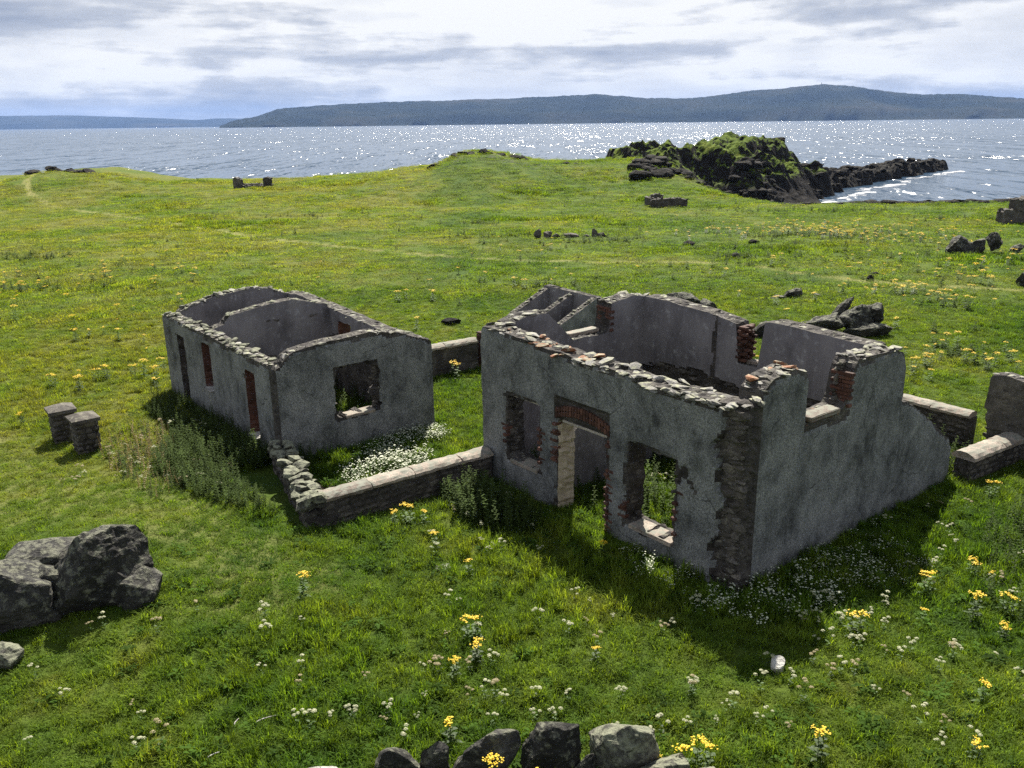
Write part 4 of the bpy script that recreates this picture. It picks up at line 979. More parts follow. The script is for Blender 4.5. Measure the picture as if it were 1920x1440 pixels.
def shore_rocks():
    r = np.random.default_rng(5); VF = []
    for i in range(420):
        x = r.uniform(27, 75); y = np.interp(x, [21, 27, 36, 50, 75], [91, 87, 86.2, 86.2, 88]) + r.uniform(-1.2, 4.5); s = r.uniform(.3, 1.3) * (.6 if x < 34 else 1)
        V, F = rock_vf((s * 1.7, s, s * .6), 500 + i, sub=2, cuts=9, rough=.10, crag=.05); V = V + np.array([x, y, max(gz(x, y), -.55) + s * .08]); VF.append((V, F))
    V, F = join(VF); tag(obj('shore_rocks', mesh('shore_rocks', V, F, (MATS['wet_rock'],))), 'band of dark shore rocks along the bay at right', 'rocks', kind='stuff')
    VF = []
    for i in range(420):
        k = r.random()
        if k < .5: t = r.random(); x = 15 + 22 * t; y = 104 + 18 * t * t + r.uniform(-3, 7)
        else: t = r.random(); x = np.interp(t, [0, .3, .6, 1], [45, 58, 76, 103]) + r.uniform(-5, 4); y = np.interp(t, [0, .3, .6, 1], [140, 163, 186, 214]) + r.uniform(-6, 4)
        z = max(float(headland_z(np.array([x]), np.array([y]))[0]), gz(x, y))
        if z < -4.6: continue
        s = .5 + 1.6 * r.random() ** 2; V, F = rock_vf((s * 1.5, s * 1.1, s * .8), 900 + i, sub=2, cuts=10, rough=.12, crag=.06); VF.append((V + np.array([x, y, z + s * .1]), F))
    V, F = join(VF); tag(obj('headland_boulders', mesh('headland_boulders', V, F, (MATS['wet_rock'],))), 'dark tumbled boulders around the foot of the headland and reef', 'rocks', kind='stuff')
    for k, (x, y, s, lab) in enumerate([(30.5, 106.5, 3.4, 'large pale boulder on the shore below the headland'), (34.2, 108.5, 2.4, 'smaller pale boulder right of the large pale shore boulder')]):
        z = max(gz(x, y), float(headland_z(np.array([x]), np.array([y]))[0]))
        o = obj('pale_boulder', rock_mesh('pale_boulder', (s * 1.3, s, s * .9), 91 + k, 'pale_rock', sub=4)); o.location = (x, y, z + s * .2); tag(o, lab, 'rock', 'pale boulders by the bay')
    # skyline crags on the meadow crest
    for k, (x, s, lab) in enumerate([(-72, 3.4, 'dark crag on the meadow skyline at the far left'), (-59, 3.0, 'dark crag on top of the left skyline mound'), (-54.5, 2.6, 'smaller crag right of the left skyline mound top'), (-7.5, 2.8, 'dark crag on the left flank of the middle skyline hill'), (-4.9, 2.6, 'dark crag on top of the middle skyline hill'), (.2, 2.4, 'crag on the right shoulder of the middle skyline hill'), (8.2, 1.6, 'small rock on the saddle left of the headland')]):
        rr = random.Random(600 + k); y = 112.5; root = tag(empty('crag', (x, y, gz(x, y))), lab, 'crag', 'crags on the meadow skyline')
        for j in range(5):
            q = s * rr.uniform(.35, .8); p = obj('rock_slab', rock_mesh('rock_slab', (q * 1.5, q, q * .7), 640 + 9 * k + j, 'wet_rock', sub=3, cuts=12, rough=.08), root)
            dx = rr.uniform(-.8, .8) * s; p.location = (dx, rr.uniform(-.4, .4) * s, gz(x + dx, y) - gz(x, y) - q * .04); p.rotation_euler = (rr.gauss(0, .2), rr.gauss(0, .3), rr.uniform(0, 6))
shore_rocks()

def foam():
    r = np.random.default_rng(8); VF = []
    line = [(41.5, 126.5), (47, 132), (51.5, 137.5), (58, 147), (63, 156.5), (72.5, 166), (84, 183), (95, 195), (107.5, 209)]
    for i in range(46):
        t = r.random() ** .8 * (len(line) - 1.001); k = int(t); f = t - k
        x = line[k][0] * (1 - f) + line[k + 1][0] * f + r.uniform(-.2, 1.8); y = line[k][1] * (1 - f) + line[k + 1][1] * f + r.uniform(-1.8, .2)
        V, F = rock_vf((r.uniform(1, 3.8), r.uniform(.4, .9), .3), 1300 + i, sub=2, cuts=2, rough=.15); VF.append((V + np.array([x, y, SEA]), F))
    V, F = join(VF); tag(obj('surf', mesh('surf', V, F, (MATS['foam'],))), 'thin white surf breaking along the dark reef', 'surf', kind='stuff')
foam()

def mast():
    az, R_ = math.radians(19.05), 8700; z = 285
    V, F = join([box_vf(-1.5, 1.5, -1.5, 1.5, 0, 40), box_vf(-14, -4, -5, 5, 0, 14), box_vf(4, 10, -4, 4, 0, 12)])
    o = obj('mast', mesh('mast', V, F, (MATS['hill_land'],))); o.location = (R_ * math.sin(az), R_ * math.cos(az), z); tag(o, 'tiny mast on the highest summit of the distant hills', 'mast')
mast()

# ------------------------------------------------------------------ vegetation
def strip(V, F, pts, wid, side):
    """a leaf or blade: centre points, half widths, sideways vector"""
    n0 = len(V)
    for p, w_ in zip(pts, wid):
        if w_ <= 0: V.append(tuple(p))
        else: V.append(tuple(p - side * w_)); V.append(tuple(p + side * w_))
    i = n0
    for k in range(len(pts) - 1):
        a = 1 if wid[k] <= 0 else 2; b = 1 if wid[k + 1] <= 0 else 2
        if a == 2 and b == 2: F.append((i, i + 1, i + 3, i + 2))
        elif a == 2: F.append((i, i + 1, i + 2))
        else: F.append((i, i + 2, i + 1))
        i += a
def blade_tuft(name, n, rad, h, wd, seed, mat='grass', bend=.6, leafy=0.0):
    r = np.random.default_rng(seed); V, F = [], []
    for _ in range(n):
        a = r.uniform(0, 6.28); d = rad * math.sqrt(r.random()); p = np.array([math.cos(a) * d, math.sin(a) * d, -.02])
        L = r.uniform(*h); la = r.uniform(0, 6.28); ld = np.array([math.cos(la), math.sin(la), 0]); b = L * bend * r.uniform(.3, 1.4)
        side = np.array([-ld[1], ld[0], 0]); w_ = wd * r.uniform(.7, 1.3)
        pts = [p, p + ld * b * .22 + np.array([0, 0, L * .5]), p + ld * b * .62 + np.array([0, 0, L * .84]), p + ld * b + np.array([0, 0, L * r.uniform(.78, 1.0)])]
        strip(V, F, pts, [w_, w_ * (.9 + leafy), w_ * (.6 + leafy), 0], side)
    return mesh(name, V, F, (MATS[mat],))
def leaf(V, F, p, d, L, w_, droop=.35):
    d = d / np.linalg.norm(d); side = np.cross(d, [0, 0, 1.0]); side /= (np.linalg.norm(side) + 1e-9)
    q = lambda t: p + d * L * t - np.array([0, 0, droop * L * t * t])
    strip(V, F, [q(0), q(.3), q(.65), q(1)], [w_ * .25, w_, w_ * .8, 0], side)
def stem(V, F, a, b, w_):
    a, b = np.asarray(a, float), np.asarray(b, float)
    for s in (np.array([1.0, 0, 0]), np.array([0, 1.0, 0])): strip(V, F, [a, b], [w_, w_ * .7], s)
def nettle_mesh(name, h, seed, n=9, ll=(.07, .12), mat='nettle'):
    r = np.random.default_rng(seed); V, F = [], []
    lean = r.normal(0, .1, 2); pt = lambda t: np.array([lean[0] * t * h, lean[1] * t * h, h * t])
    stem(V, F, pt(0), pt(1), .005)
    for k in range(n):
        t = .15 + .85 * k / (n - 1); a0 = k * 1.57 + r.uniform(-.3, .3)
        for s in (0, PI):
            a = a0 + s; L = r.uniform(*ll) * (1.15 - .5 * t)
            leaf(V, F, pt(t), np.array([math.cos(a), math.sin(a), r.uniform(.1, .5)]), L, L * .27)
    return mesh(name, V, F, (MATS[mat],))
def herb_mesh(name, n, rad, seed, mat='herb'):
    r = np.random.default_rng(seed); V, F = [], []
    for _ in range(n):
        a = r.uniform(0, 6.28); L = r.uniform(.05, .11)
        p = np.array([math.cos(a) * rad * .5 * r.random(), math.sin(a) * rad * .5 * r.random(), r.uniform(0, .12)])
        leaf(V, F, p, np.array([math.cos(a), math.sin(a), r.uniform(.2, 1.2)]), L, L * .22, .5)
    return mesh(name, V, F, (MATS[mat],))
def disc(V, F, c, rad, tilt, az, k=6, dome=.25):
    n0 = len(V); ax = Vector((math.sin(tilt) * math.cos(az), math.sin(tilt) * math.sin(az), math.cos(tilt)))
    q = Vector((0, 0, 1)).rotation_difference(ax)
    V.append(tuple(Vector(c) + q @ Vector((0, 0, rad * dome))))
    for i in range(k):
        a = i / k * 6.28; V.append(tuple(Vector(c) + q @ Vector((math.cos(a) * rad, math.sin(a) * rad, 0))))
    for i in range(k): F.append((n0, n0 + 1 + i, n0 + 1 + (i + 1) % k))
def daisy_mesh(name, n, rad, seed, h=(.12, .3), fr=.017):
    r = np.random.default_rng(seed); V, F, M = [], [], []
    for _ in range(n):
        a = r.uniform(0, 6.28); d = rad * math.sqrt(r.random()); z = r.uniform(*h); x, y = math.cos(a) * d, math.sin(a) * d
        stem(V, F, (x * .8, y * .8, 0), (x, y, z), .003); M += [0] * (len(F) - len(M))
        for _k in range(3):
            al = r.uniform(0, 6.28); leaf(V, F, np.array([x * .9, y * .9, z * r.uniform(.1, .7)]), np.array([math.cos(al), math.sin(al), .6]), .06, .009)
        M += [0] * (len(F) - len(M))
        disc(V, F, (x, y, z), fr * r.uniform(.8, 1.25), r.uniform(0, .5), r.uniform(0, 6.28)); M += [1] * (len(F) - len(M))
    return mesh(name, V, F, (MATS['plant_green'], MATS['daisy_petal']), M)

# fields of plants nobody could count: points carry the plants through geometry nodes
def scatter_field(name, label, cat, pts, rotz, scl, idx, meshes, tilt=.12):
    c = bpy.data.collections.new(name + '_source')
    for k, me in enumerate(meshes):
        o = bpy.data.objects.new('%s_%02d' % (me.name, k), me); c.objects.link(o)
    n = len(pts); me = bpy.data.meshes.new(name); me.vertices.add(n); me.vertices.foreach_set('co', np.asarray(pts, np.float32).ravel())
    rot = np.stack([RNG.normal(0, tilt, n), RNG.normal(0, tilt, n), rotz], 1)
    a = me.attributes.new('rot', 'FLOAT_VECTOR', 'POINT'); a.data.foreach_set('vector', rot.astype(np.float32).ravel())
    a = me.attributes.new('scl', 'FLOAT_VECTOR', 'POINT'); a.data.foreach_set('vector', np.asarray(scl, np.float32).ravel())
    a = me.attributes.new('idx', 'INT', 'POINT'); a.data.foreach_set('value', np.asarray(idx, np.int32))
    o = obj(name, me); tag(o, label, cat, kind='stuff')
    g = bpy.data.node_groups.new(name, 'GeometryNodeTree')
    g.interface.new_socket('Geometry', in_out='INPUT', socket_type='NodeSocketGeometry'); g.interface.new_socket('Geometry', in_out='OUTPUT', socket_type='NodeSocketGeometry')
    N = g.nodes; gi = N.new('NodeGroupInput'); go = N.new('NodeGroupOutput'); ip = N.new('GeometryNodeInstanceOnPoints'); ci = N.new('GeometryNodeCollectionInfo')
    ci.inputs['Collection'].default_value = c; ci.inputs['Separate Children'].default_value = True; ci.inputs['Reset Children'].default_value = True
    def att(nm, ty): q = N.new('GeometryNodeInputNamedAttribute'); q.data_type = ty; q.inputs['Name'].default_value = nm; return q.outputs['Attribute']
    L = g.links; L.new(gi.outputs[0], ip.inputs['Points']); L.new(ci.outputs[0], ip.inputs['Instance']); ip.inputs['Pick Instance'].default_value = True
    L.new(att('idx', 'INT'), ip.inputs['Instance Index']); L.new(att('rot', 'FLOAT_VECTOR'), ip.inputs['Rotation']); L.new(att('scl', 'FLOAT_VECTOR'), ip.inputs['Scale']); L.new(ip.outputs[0], go.inputs[0])
    md = o.modifiers.new('field', 'NODES'); md.node_group = g
    return o

def in_wall(x, y, m=.04):
    b, a = to_local(x, y)
    def bx(b0, b1, a0, a1): return (b > b0 - m) & (b < b1 + m) & (a > a0 - m) & (a < a1 + m)
    w_ = bx(0, 5.37, 0, 7.25) & ~bx(.5, 4.87, .5, 6.75) & ~bx(-.1, .6, 3.2, 4.6)
    w_ |= bx(5.3, 8.05, 0, .5) | bx(7.1, 9.1, 12.5, 15.2)
    w_ |= bx(-3.45, .97, 10.75, 19.1) & ~bx(-3.03, .55, 11.17, 18.68)
    w_ |= bx(-4.25, 0, 6.8, 7.36) | bx(-4.7, -3.3, 7.0, 10.72) | bx(1, 5.4, 14.6, 15.1) | bx(10.3, 10.75, .3, 4.2) | bx(8.1, 10.4, -.6, 0)
    return w_
def lush(x, y):
    """how rank the growth is, 0 cropped turf .. 1 deep tussock"""
    l = .48 + .65 * fbm(x * .28, y * .28, 4.2, 3) + .55 * fbm(x * 1.5, y * 1.5, 1.2, 3)
    l = l + .22 * sstep(-6, 1, x) * sstep(24, 14, y) - .30 * sstep(-5.5, -9, x) * sstep(26, 20, y) * sstep(8, 13, y) - .25 * sstep(24, 34, y)
    return np.clip(l - .9 * path_mask(x, y), 0, 1)
def polar_points(n, r0, r1, half, pw=1.0):
    r = np.sqrt(RNG.uniform(r0 ** 2, r1 ** 2, n)) if pw == 1.0 else (RNG.uniform(r0 ** (2 - pw), r1 ** (2 - pw), n)) ** (1 / (2 - pw))
    a = np.radians(RNG.uniform(-half, half, n)); return r * np.sin(a), r * np.cos(a)

def build_grass():
    T = [blade_tuft('grass_tuft', 36, .15, (.04, .11), .0055, 1, bend=.8), blade_tuft('grass_tuft', 36, .15, (.05, .14), .0055, 2, bend=.9), blade_tuft('grass_tuft', 32, .12, (.07, .22), .006, 3, bend=.7), blade_tuft('grass_tuft', 28, .10, (.09, .26), .0065, 4, bend=.9)]
    x, y = polar_points(74000, 6.5, 44, 40, .6); keep = ~in_wall(x, y); x, y = x[keep], y[keep]
    l = lush(x, y); r = np.hypot(x, y); s = (.36 + .72 * l ** 1.5) * RNG.uniform(.55, 1.5, len(x)); w_ = np.maximum(.85, .6 + .012 * r)
    idx = np.where(l > .62, RNG.integers(2, 4, len(x)), np.where(l > .4, RNG.integers(1, 3, len(x)), RNG.integers(0, 2, len(x))))
    scatter_field('grass', 'rough green meadow grass around the two ruins', 'grass', np.stack([x, y, ground_z(x, y)], 1), RNG.uniform(0, 6.28, len(x)), np.stack([w_, w_, s], 1), idx, T)
    T = [blade_tuft('grass_tuft', 90, .55, (.06, .16), .012, 11, bend=.9), blade_tuft('grass_tuft', 90, .5, (.06, .22), .013, 12, bend=.8), blade_tuft('grass_tuft', 70, .4, (.12, .32), .014, 13, bend=.7)]
    x, y = polar_points(26000, 40, 128, 39, .9)
    keep = (coast_dist(x, y) > .5) & ~in_wall(x, y); x, y = x[keep], y[keep]; z = ground_z(x, y); keep = z > -.8; x, y, z = x[keep], y[keep], z[keep]
    pm = path_mask(x, y); k = pm < .35; x, y, z = x[k], y[k], z[k]
    l = np.clip(.4 + .9 * fbm(x * .14, y * .2, 4.2, 4), 0, 1); r = np.hypot(x, y); w_ = .8 + .007 * r; s = (.3 + .85 * l ** 1.7) * RNG.uniform(.6, 1.4, len(x))
    scatter_field('meadow_grass', 'paler meadow grass stretching to the shore', 'grass', np.stack([x, y, z], 1), RNG.uniform(0, 6.28, len(x)), np.stack([w_, w_, s], 1), np.where(l > .75, 2, RNG.integers(0, 2, len(x))), T)
    # broad-leaved herbs in the deep growth
    T = [herb_mesh('herb_clump', 26, .2, 21), herb_mesh('herb_clump', 34, .26, 22), herb_mesh('herb_clump', 20, .16, 23)]
    x, y = polar_points(5200, 7, 40, 40, .8); l = lush(x + 3.1, y - 1.7) * .6 + lush(x, y) * .4; keep = (l > .6) & ~in_wall(x, y) & (RNG.random(len(x)) < .8); x, y, l = x[keep], y[keep], l[keep]
    s = RNG.uniform(.55, 1.25, len(x)) * (.6 + .6 * l)
    scatter_field('ground_herbs', 'dark broad-leaved weeds growing through the grass', 'weeds', np.stack([x, y, ground_z(x, y)], 1), RNG.uniform(0, 6.28, len(x)), np.stack([s, s, s], 1), RNG.integers(0, 3, len(x)), T)
build_grass()

def patch(poly, n):
    poly = np.array(poly, float); lo, hi = poly.min(0), poly.max(0)
    P = RNG.uniform(lo, hi, (n * 3, 2)); x, y = P[:, 0], P[:, 1]; ins = np.zeros(len(x), bool)
    for (ax, ay), (bx_, by) in zip(poly, np.roll(poly, -1, 0)): ins ^= ((ay > y) != (by > y)) & (x < (bx_ - ax) * (y - ay) / (by - ay + 1e-9) + ax)
    x, y = x[ins], y[ins]; k = ~in_wall(x, y, .1); x, y = x[k][:n], y[k][:n]; return x, y
def build_patches():
    T = [nettle_mesh('nettle', .62, 31, 10), nettle_mesh('nettle', .5, 32, 9), nettle_mesh('nettle', .72, 33, 11), nettle_mesh('nettle', .4, 34, 7)]
    def field(name, label, poly, n, smin=.7, smax=1.2, meshes=T, edge=True):
        x, y = patch(poly, n); c = np.mean(poly, 0); d = np.hypot(x - c[0], y - c[1]) / np.max(np.hypot(*(np.array(poly) - c).T))
        s = RNG.uniform(smin, smax, len(x)) * (1.1 - .45 * d if edge else 1)
        scatter_field(name, label, 'weeds', np.stack([x, y, ground_z(x, y)], 1), RNG.uniform(0, 6.28, len(x)), np.stack([s, s, s], 1), RNG.integers(0, len(meshes), len(x)), meshes, .1)
    field('nettle_bed', 'dense dark nettle bed growing along the side of the smaller ruin', [(-11.0, 25.3), (-8.6, 25.0), (-6.0, 22.4), (-5.0, 20.6), (-4.55, 17.6), (-4.7, 16.7), (-5.6, 16.6), (-7.0, 17.3), (-8.3, 18.6), (-8.9, 20.0), (-9.0, 21.8), (-10.6, 23.6)], 2600, .45, .92)
    field('nettle_bed', 'tall weeds in the shade where the low yard wall meets the doorway ruin', [(-1.9, 17.9), (-.9, 18.4), (-.2, 17.4), (.6, 16.2), (.3, 15.4), (-.9, 15.9)], 330, .7, 1.25)
    field('nettle_bed', 'sunlit weeds filling the floor of the larger ruin', [W(.6, .6), W(.6, 6.6), W(4.8, 6.6), W(4.8, .6)], 420, .6, 1.2, edge=False)
    field('nettle_bed', 'weeds on the floor of the smaller ruin', [W(-3, 11.3), W(-3, 15.7), W(.5, 15.7), W(.5, 11.3)], 160, .5, 1.0, edge=False)
    field('nettle_bed', 'weeds inside the small walled yard at right', [W(5.6, .7), W(5.6, 3.8), W(10.2, 3.8), W(10.2, .0), W(8.2, .0)], 240, .5, 1.1, edge=False)
    field('nettle_bed', 'rank weeds in the sun right of the stepped gable', [(9.5, 15.6), (12.5, 18.6), (14, 18), (12, 14.5), (9.5, 12.5), (8.2, 12.2), (8.0, 13.4)], 420, .45, .95, edge=False)
    # flowery dry growth by the pillars
    D = [nettle_mesh('dry_weed', .5, 41, 8, (.03, .06), 'dry_stalk'), nettle_mesh('dry_weed', .62, 42, 9, (.03, .06), 'dry_stalk'), T[3]]
    field('dry_weeds', 'straw coloured seeding weeds between the gate pillars and the nettles', [(-10.5, 22.8), (-9.1, 21.8), (-8.2, 19.2), (-7.0, 17.6), (-7.8, 17.0), (-9.6, 19.0), (-10.8, 20.8)], 340, .5, .95, D)
    D2 = [daisy_mesh('daisy', 16, .22, 51), daisy_mesh('daisy', 20, .26, 52), daisy_mesh('daisy', 12, .18, 53)]
    field('daisy_patch', 'bright mound of white daisies in the small yard before the smaller ruin', [W(-3.1, 7.9), W(-2.6, 9.4), W(-1.2, 9.9), W(-.2, 9.3), W(-.9, 8.3), W(-2.0, 7.5)], 105, .9, 1.5, D2)
    field('daisy_patch', 'white daisies in the shadow along the foot of the smaller ruin', [W(-1.6, 10.6), W(.8, 10.7), W(.9, 9.6), W(-1.2, 9.8)], 70, .8, 1.3, D2)
    field('daisy_patch', 'white daisies in the deep shadow at the near corner of the larger ruin', [W(-.2, 2.6), W(-.1, -.05), W(4.6, -.15), W(3.6, -1.9), W(1.4, -1.7), W(-.9, -.9), W(-1.1, 1.2)], 110, .6, 1.2, D2)
build_patches()

# ------------------------------------------------------------------ single flowering plants
def ragwort_meshes(seed, h=.55):
    r = np.random.default_rng(seed); V, F = [], []; fv, ff = [], []
    for s in range(int(r.integers(1, 4))):
        a = r.uniform(0, 6.28); bx_ = np.array([math.cos(a) * .06, math.sin(a) * .06, 0]); hh = h * r.uniform(.8, 1.1); tip = bx_ * 1.8 + np.array([0, 0, hh * .75])
        stem(V, F, bx_, tip, .006)
        for k in range(12):
            t = k / 12; al = k * 2.4; leaf(V, F, bx_ + (tip - bx_) * t, np.array([math.cos(al), math.sin(al), .35]), r.uniform(.11, .2) * (1.2 - .6 * t), .034, .3)
        for k in range(int(r.integers(4, 7))):
            al = r.uniform(0, 6.28); e = tip + np.array([math.cos(al) * r.uniform(.02, .11), math.sin(al) * r.uniform(.02, .11), hh * r.uniform(.17, .26)]); stem(V, F, tip - np.array([0, 0, .05]), e, .003)
            for _ in range(9):
                disc(fv, ff, e + np.array([r.normal(0, .026), r.normal(0, .026), r.normal(0, .008)]), r.uniform(.011, .017), r.uniform(0, .5), r.uniform(0, 6.28))
    return mesh('foliage', V, F, (MATS['plant_green'],)), mesh('flower_head', fv, ff, (MATS['yellow_petal'],))
def umbel_mesh(seed, petal):
    r = np.random.default_rng(seed); V, F = [], []
    for _ in range(30):
        a = r.uniform(0, 6.28); d = .056 * math.sqrt(r.random()); disc(V, F, (math.cos(a) * d, math.sin(a) * d, .034 * (1 - (d / .058) ** 2)), r.uniform(.010, .016), d * 12, a, 5)
    return mesh('umbel', V, F, (MATS[petal],))
RAG = [ragwort_meshes(60 + i, (.5, .6, .45, .55)[i]) for i in range(4)]
UMB = [umbel_mesh(70 + i, 'white_petal') for i in range(3)] + [umbel_mesh(75 + i, 'tan_petal') for i in range(2)]
def umbel_plant_parts(seed):
    r = np.random.default_rng(seed); V, F = [], []; tips = []; h = r.uniform(.35, .6); top = np.array([r.normal(0, .03), r.normal(0, .03), h * .55])
    stem(V, F, (0, 0, 0), top, .006)
    for k in range(int(r.integers(3, 7))):
        a = r.uniform(0, 6.28); d = r.uniform(.03, .17); e = np.array([top[0] + math.cos(a) * d, top[1] + math.sin(a) * d, h * r.uniform(.85, 1.08)]); stem(V, F, top, e, .004); tips.append(e)
    for k in range(7):
        a = k * 2.4; leaf(V, F, top * (k / 7), np.array([math.cos(a), math.sin(a), .5]), r.uniform(.08, .15), .03)
    return mesh('stem', V, F, (MATS['plant_green'],)), tips
UPL = [umbel_plant_parts(90 + i) for i in range(6)]
def ragwort(x, y, label, group, s=1.0, k=0, dense=1):
    o = empty('ragwort', (x, y, gz(x, y)), RNG.uniform(0, 6.28)); o.scale = (s, s, s); tag(o, label, 'flower', group); f, h = RAG[k % 4]; obj('foliage', f, o); obj('flower_head', h, o)
def umbel_plant(x, y, label, group, s=1.0, k=0, tan=False):
    o = empty('umbel_plant', (x, y, gz(x, y)), RNG.uniform(0, 6.28)); o.scale = (s, s, s); tag(o, label, 'flower', group); st, tips = UPL[k % 6]; obj('stem', st, o)
    for j, e in enumerate(tips): u = obj('umbel', UMB[(3 + (j + k) % 2) if tan else (j + k) % 3], o); u.location = e
NEAR = [(-0.92, 9.66, 'yellow ragwort clump behind the wide humped stone of the bottom row'), (-0.92, 11.02, 'yellow ragwort alone in the grass straight above the bottom stone row'), (-0.68, 11.93, 0), (-0.55, 11.38, 0), (1.18, 11.24, 'lone yellow ragwort halfway between the bottom stones and the big shadow'), (-0.30, 8.62, 'yellow ragwort in front of the wide humped stone'), (0.12, 8.55, 'yellow ragwort growing at the foot of the tallest bottom stone'), (1.72, 8.95, 'yellow ragwort just right of the slanting bottom stone'), (2.16, 8.97, 'broad yellow ragwort clump at the right end of the bottom stone row'), (-3.71, 13.13, 'lone yellow ragwort in the turf right of the left boulders'), (-2.51, 16.22, 'leftmost yellow ragwort of the cluster below the low yard wall'), (-2.19, 16.34, 'second yellow ragwort from the left below the low yard wall'), (-1.79, 16.2, 'third yellow ragwort from the left below the low yard wall'), (-1.48, 15.1, 'yellow ragwort standing nearer than the cluster below the low yard wall'), (7.21, 13.23, 2), (8.23, 13.78, 2), (8.5, 13.58, 2), (7.58, 12.43, 2), (8.18, 12.5, 2), (7.7, 11.8, 2), (6.51, 10.0, 'yellow ragwort in the lower right corner of the grass'), (3.84, 9.01, 'small yellow ragwort near the bottom edge right of the stone row'), (5.76, 8.88, 'small yellow ragwort at the bottom edge near the right corner'), (5.39, 11.77, 'yellow ragwort catching sun inside the gable shadow'), (-0.82, 14.11, 'small yellow ragwort in the grass below the weeds by the door'), (1.65, 14.61, 'yellow ragwort in the shadow right of the doorway'), (2.36, 8.99, 'second yellow ragwort at the right end of the bottom stone row'), (10.55, 17.36, 'yellow ragwort below the short low coped wall at right'), (6.67, 12.37, 'yellow ragwort on the right edge of the gable shadow')]
GL = ['pair of yellow ragworts side by side above the humped stone', 'yellow ragwort in the cluster below the low yard wall', 'yellow ragwort in the sunny weeds at the right edge']
GG = ['two ragworts above the humped stone', 'ragwort cluster below the low yard wall', 'ragworts at the right edge']
for k, (x, y, l) in enumerate(NEAR):
    ragwort(x, y, l if isinstance(l, str) else GL[l], 'ragworts near the ruins' if isinstance(l, str) else GG[l], (.9, .72, 1.0)[k % 3] * (1.1 if k in (0, 8, 6) else .9), k)
MID = [(-25.1, 43.9), (-24.9, 43.1), (-23.0, 48.3), (-22.3, 47.5), (-24.8, 45.5), (-21.3, 36.0), (-13.7, 26.1), (-13.7, 27.2), (-12.6, 27.6), (-12.3, 27.4), (-12.1, 28.6), (-5.3, 39.8), (-4.9, 40.4), (-3.9, 34.0), (0.2, 43.0), (0.7, 42.6), (2.1, 43.1), (3.2, 44.0), (-3.7, 39.7), (-1.9, 26.8), (17.8, 38.1), (18.9, 38.2), (19.5, 38.5), (19.7, 38.2), (19.9, 37.9), (19.9, 36.9), (13.9, 27.5), (15.4, 28.0), (15.5, 27.9), (16.1, 27.6), (16.9, 28.0), (14.5, 28.9), (13.2, 26.1), (16.3, 30.3), (12.8, 29.6), (12.5, 29.6), (15.1, 33.0), (23.7, 42.9), (23.8, 42.1), (29.8, 50.8), (17.4, 29.4)]
RM = random.Random(3)
for k, (x, y) in enumerate(MID):
    left = x < -9
    ragwort(x, y, 'yellow ragwort scattered in the meadow left of the smaller ruin' if left else ('yellow ragwort scattered in the meadow right of the slab outcrop' if x > 9 else 'yellow ragwort in the open meadow behind the ruins'), 'ragworts left of the smaller ruin' if left else ('ragworts in the right meadow' if x > 9 else 'ragworts behind the ruins'), RM.uniform(.8, 1.25), k)
    for j in range(2 if k % 2 else 1):
        if x > 9 or left: ragwort(x + RM.gauss(0, .5), y + RM.gauss(0, .5), 'yellow ragwort scattered in the meadow left of the smaller ruin' if left else 'yellow ragwort scattered in the meadow right of the slab outcrop', 'ragworts left of the smaller ruin' if left else 'ragworts in the right meadow', RM.uniform(.6, 1.0), k + j)
UR = [((-3.0, 3.2), (9.6, 10.6), 30, .12, 'white umbel flower growing just behind the bottom stone row', 'umbels behind the bottom stones'), ((-2.5, 3.4), (10.4, 13.2), 22, .35, 'cream umbel flower scattered in the foreground grass', 'umbels in the foreground grass'),
      ((3.2, 7.4), (8.9, 11.4), 30, .35, 'cream umbel flower in the sunny grass at lower right', 'umbels at lower right'), ((4.6, 6.4), (11.4, 13.2), 20, .1, 'white umbel flower standing in the shadow of the gable', 'umbels in the gable shadow'),
      ((7.0, 10.5), (12.5, 17.0), 24, .2, 'white umbel flower in the weeds right of the gable', 'umbels right of the gable'), ((-7.2, -3.0), (9.4, 13.0), 20, .2, 'white umbel flower in the turf below the left boulders', 'umbels below the left boulders'),
      ((-10.4, -6.6), (17.6, 22.5), 44, .35, 'cream umbel flower among the dry weeds by the gate pillars', 'umbels by the gate pillars'), ((-2.0, .6), (14.6, 17.5), 16, .1, 'white umbel flower in front of the doorway weeds', 'umbels by the doorway'), ((1.6, 4.6), (16.6, 19.4), 16, .1, 'white umbel flower growing inside the larger ruin', 'umbels inside the larger ruin')]
for (xa, xb), (ya, yb), n, tn, lab, grp in UR:
    k = 0
    while k < n:
        x, y = RM.uniform(xa, xb), RM.uniform(ya, yb)
        if in_wall(np.array([x]), np.array([y]), .1)[0]: continue
        umbel_plant(x, y, lab, grp, RM.uniform(.32, .64), k + RM.randrange(6), RM.random() < tn); k += 1

def stick(x, y, L, rz, label):
    pts = [(-L / 2, 0), (-L / 6, L * .06), (L / 5, L * .03), (L / 2, -L * .04)]; V, F = [], []
    for k, (px_, py_) in enumerate(pts):
        rad = .011 * (1 - .15 * k)
        for j in range(5): V.append((px_, py_ + rad * math.cos(j * 1.2566), rad * math.sin(j * 1.2566)))
    for k in range(3):
        for j in range(5): F.append((k * 5 + j, (k + 1) * 5 + j, (k + 1) * 5 + (j + 1) % 5, k * 5 + (j + 1) % 5))
    F += [(4, 3, 2, 1, 0), (15, 16, 17, 18, 19)]
    o = obj('stick', mesh('stick', V, F, (MATS['pale_rock'],))); o.location = (x, y, gz(x, y) + .12); o.rotation_euler = (0, .12, rz); tag(o, label, 'stick', 'bleached sticks in the turf')
stick(-3.45, 10.0, .28, .7, 'longest bleached white stick lying in the left foreground turf')
stick(-3.85, 9.95, .16, 1.5, 'short bleached white stick just left of the longest one')
stick(-3.95, 9.3, .16, .9, 'small bleached stick nearest the bottom edge in the left foreground')

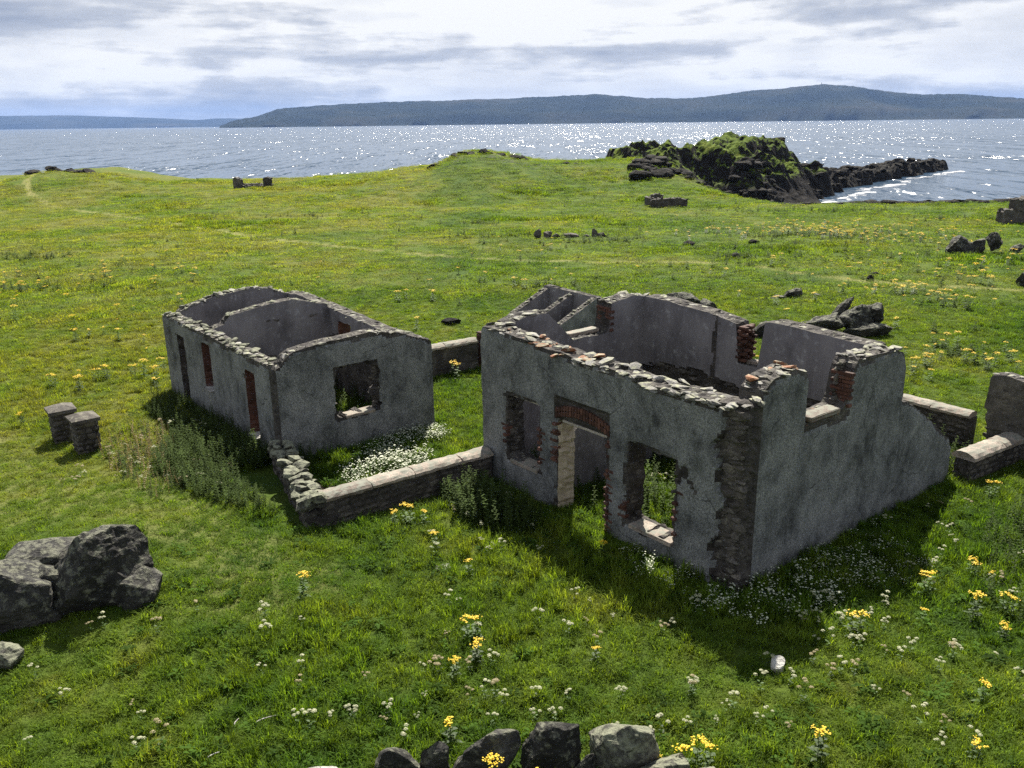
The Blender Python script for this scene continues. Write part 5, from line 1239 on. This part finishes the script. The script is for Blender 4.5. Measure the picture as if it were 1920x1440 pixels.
def far_flowers():
    T = [mesh('ragwort_small', *(lambda a, b: join([([v.co[:] for v in a.vertices], [tuple(p.vertices) for p in a.polygons]), ([v.co[:] for v in b.vertices], [tuple(p.vertices) for p in b.polygons])]))(*RAG[i]), (MATS['plant_green'], MATS['yellow_petal']), [0] * len(RAG[i][0].polygons) + [1] * len(RAG[i][1].polygons)) for i in range(3)]
    X, Y = [], []
    for (cx, cy, sx, sy, n) in [(20.5, 64, 4.5, 2.2, 130), (23, 60.5, 2.0, 1.0, 40), (27, 58, 2.0, 2.0, 30), (18.9, 40.2, 1.6, .5, 26), (24, 47, 3, 2, 34), (30, 58, 4, 3, 40), (-23, 47, 4, 4, 40), (-27, 42, 3, 3, 26), (20, 50, 8, 8, 30), (14, 33, 4, 4, 8), (2, 58, 4, 3, 12), (8, 46, 8, 5, 14), (-14, 30, 4, 4, 20), (36, 64, 6, 5, 40)]:
        X += list(RNG.normal(cx, sx, n)); Y += list(RNG.normal(cy, sy, n))
    X, Y = np.array(X), np.array(Y); k = ~in_wall(X, Y, .2); X, Y = X[k], Y[k]; s = RNG.uniform(.5, 1.1, len(X))
    scatter_field('far_ragwort', 'sprinkling of yellow ragwort across the far meadow', 'flowers', np.stack([X, Y, ground_z(X, Y)], 1), RNG.uniform(0, 6.28, len(X)), np.stack([s, s, s], 1), RNG.integers(0, 3, len(X)), T)
    # low dark scrub and reed tufts in the far meadow
    D = [nettle_mesh('scrub', .5, 61, 9, (.10, .2)), nettle_mesh('scrub', .35, 62, 8, (.10, .2)), herb_mesh('scrub', 40, .5, 63)]
    X, Y = [], []
    for (cx, cy, sx, sy, n) in [(-32, 55, 2.2, 1.2, 90), (21, 62, 3.5, .9, 120), (6, 60.5, 2.5, .8, 70), (-2, 63.5, 2.0, .7, 40), (30, 78, 3, 1, 50), (22, 80, 3.5, 1, 80), (-3, 72, 1.2, .5, 40), (13.8, 52.0, .8, .4, 40), (-24, 44.5, 3, .4, 40), (40, 72, 5, 1.5, 60), (-15, 80, 6, .5, 30), (16, 29.5, .6, .5, 24), (2, 43.5, 1.2, .4, 24), (4, 44, 8, 6, 80), (-20, 60, 14, 12, 120), (22, 52, 10, 9, 200), (0, 75, 25, 10, 120), (17, 36, 5, 4, 40)]:
        X += list(RNG.normal(cx, sx, n)); Y += list(RNG.normal(cy, sy, n))
    X, Y = np.array(X), np.array(Y); k = ~in_wall(X, Y, .2); X, Y = X[k], Y[k]; s = RNG.uniform(.5, 1.3, len(X))
    scatter_field('meadow_scrub', 'low dark tufts of scrub dotted over the far meadow', 'scrub', np.stack([X, Y, ground_z(X, Y)], 1), RNG.uniform(0, 6.28, len(X)), np.stack([s, s, s * .8], 1), RNG.integers(0, 3, len(X)), D)
far_flowers()

def haze():
    S = 21500; V, F = box_vf(-S, S, -S, S, -12, 420)
    m = bpy.data.materials.new('haze'); m.use_nodes = True; nt = NT(m.node_tree); m.node_tree.nodes.remove(m.node_tree.nodes['Principled BSDF'])
    v = nt.new('ShaderNodeVolumePrincipled'); v.inputs['Color'].default_value = (.34, .54, 1.0, 1); v.inputs['Density'].default_value = HAZE
    nt.l.new(v.outputs[0], m.node_tree.nodes['Material Output'].inputs['Volume'])
    o = obj('haze', mesh('haze', V, F, (m,))); o['kind'] = 'stuff'; o['label'] = 'thin blue sea haze in front of the distant hills'
HAZE = 3.5e-5
haze()
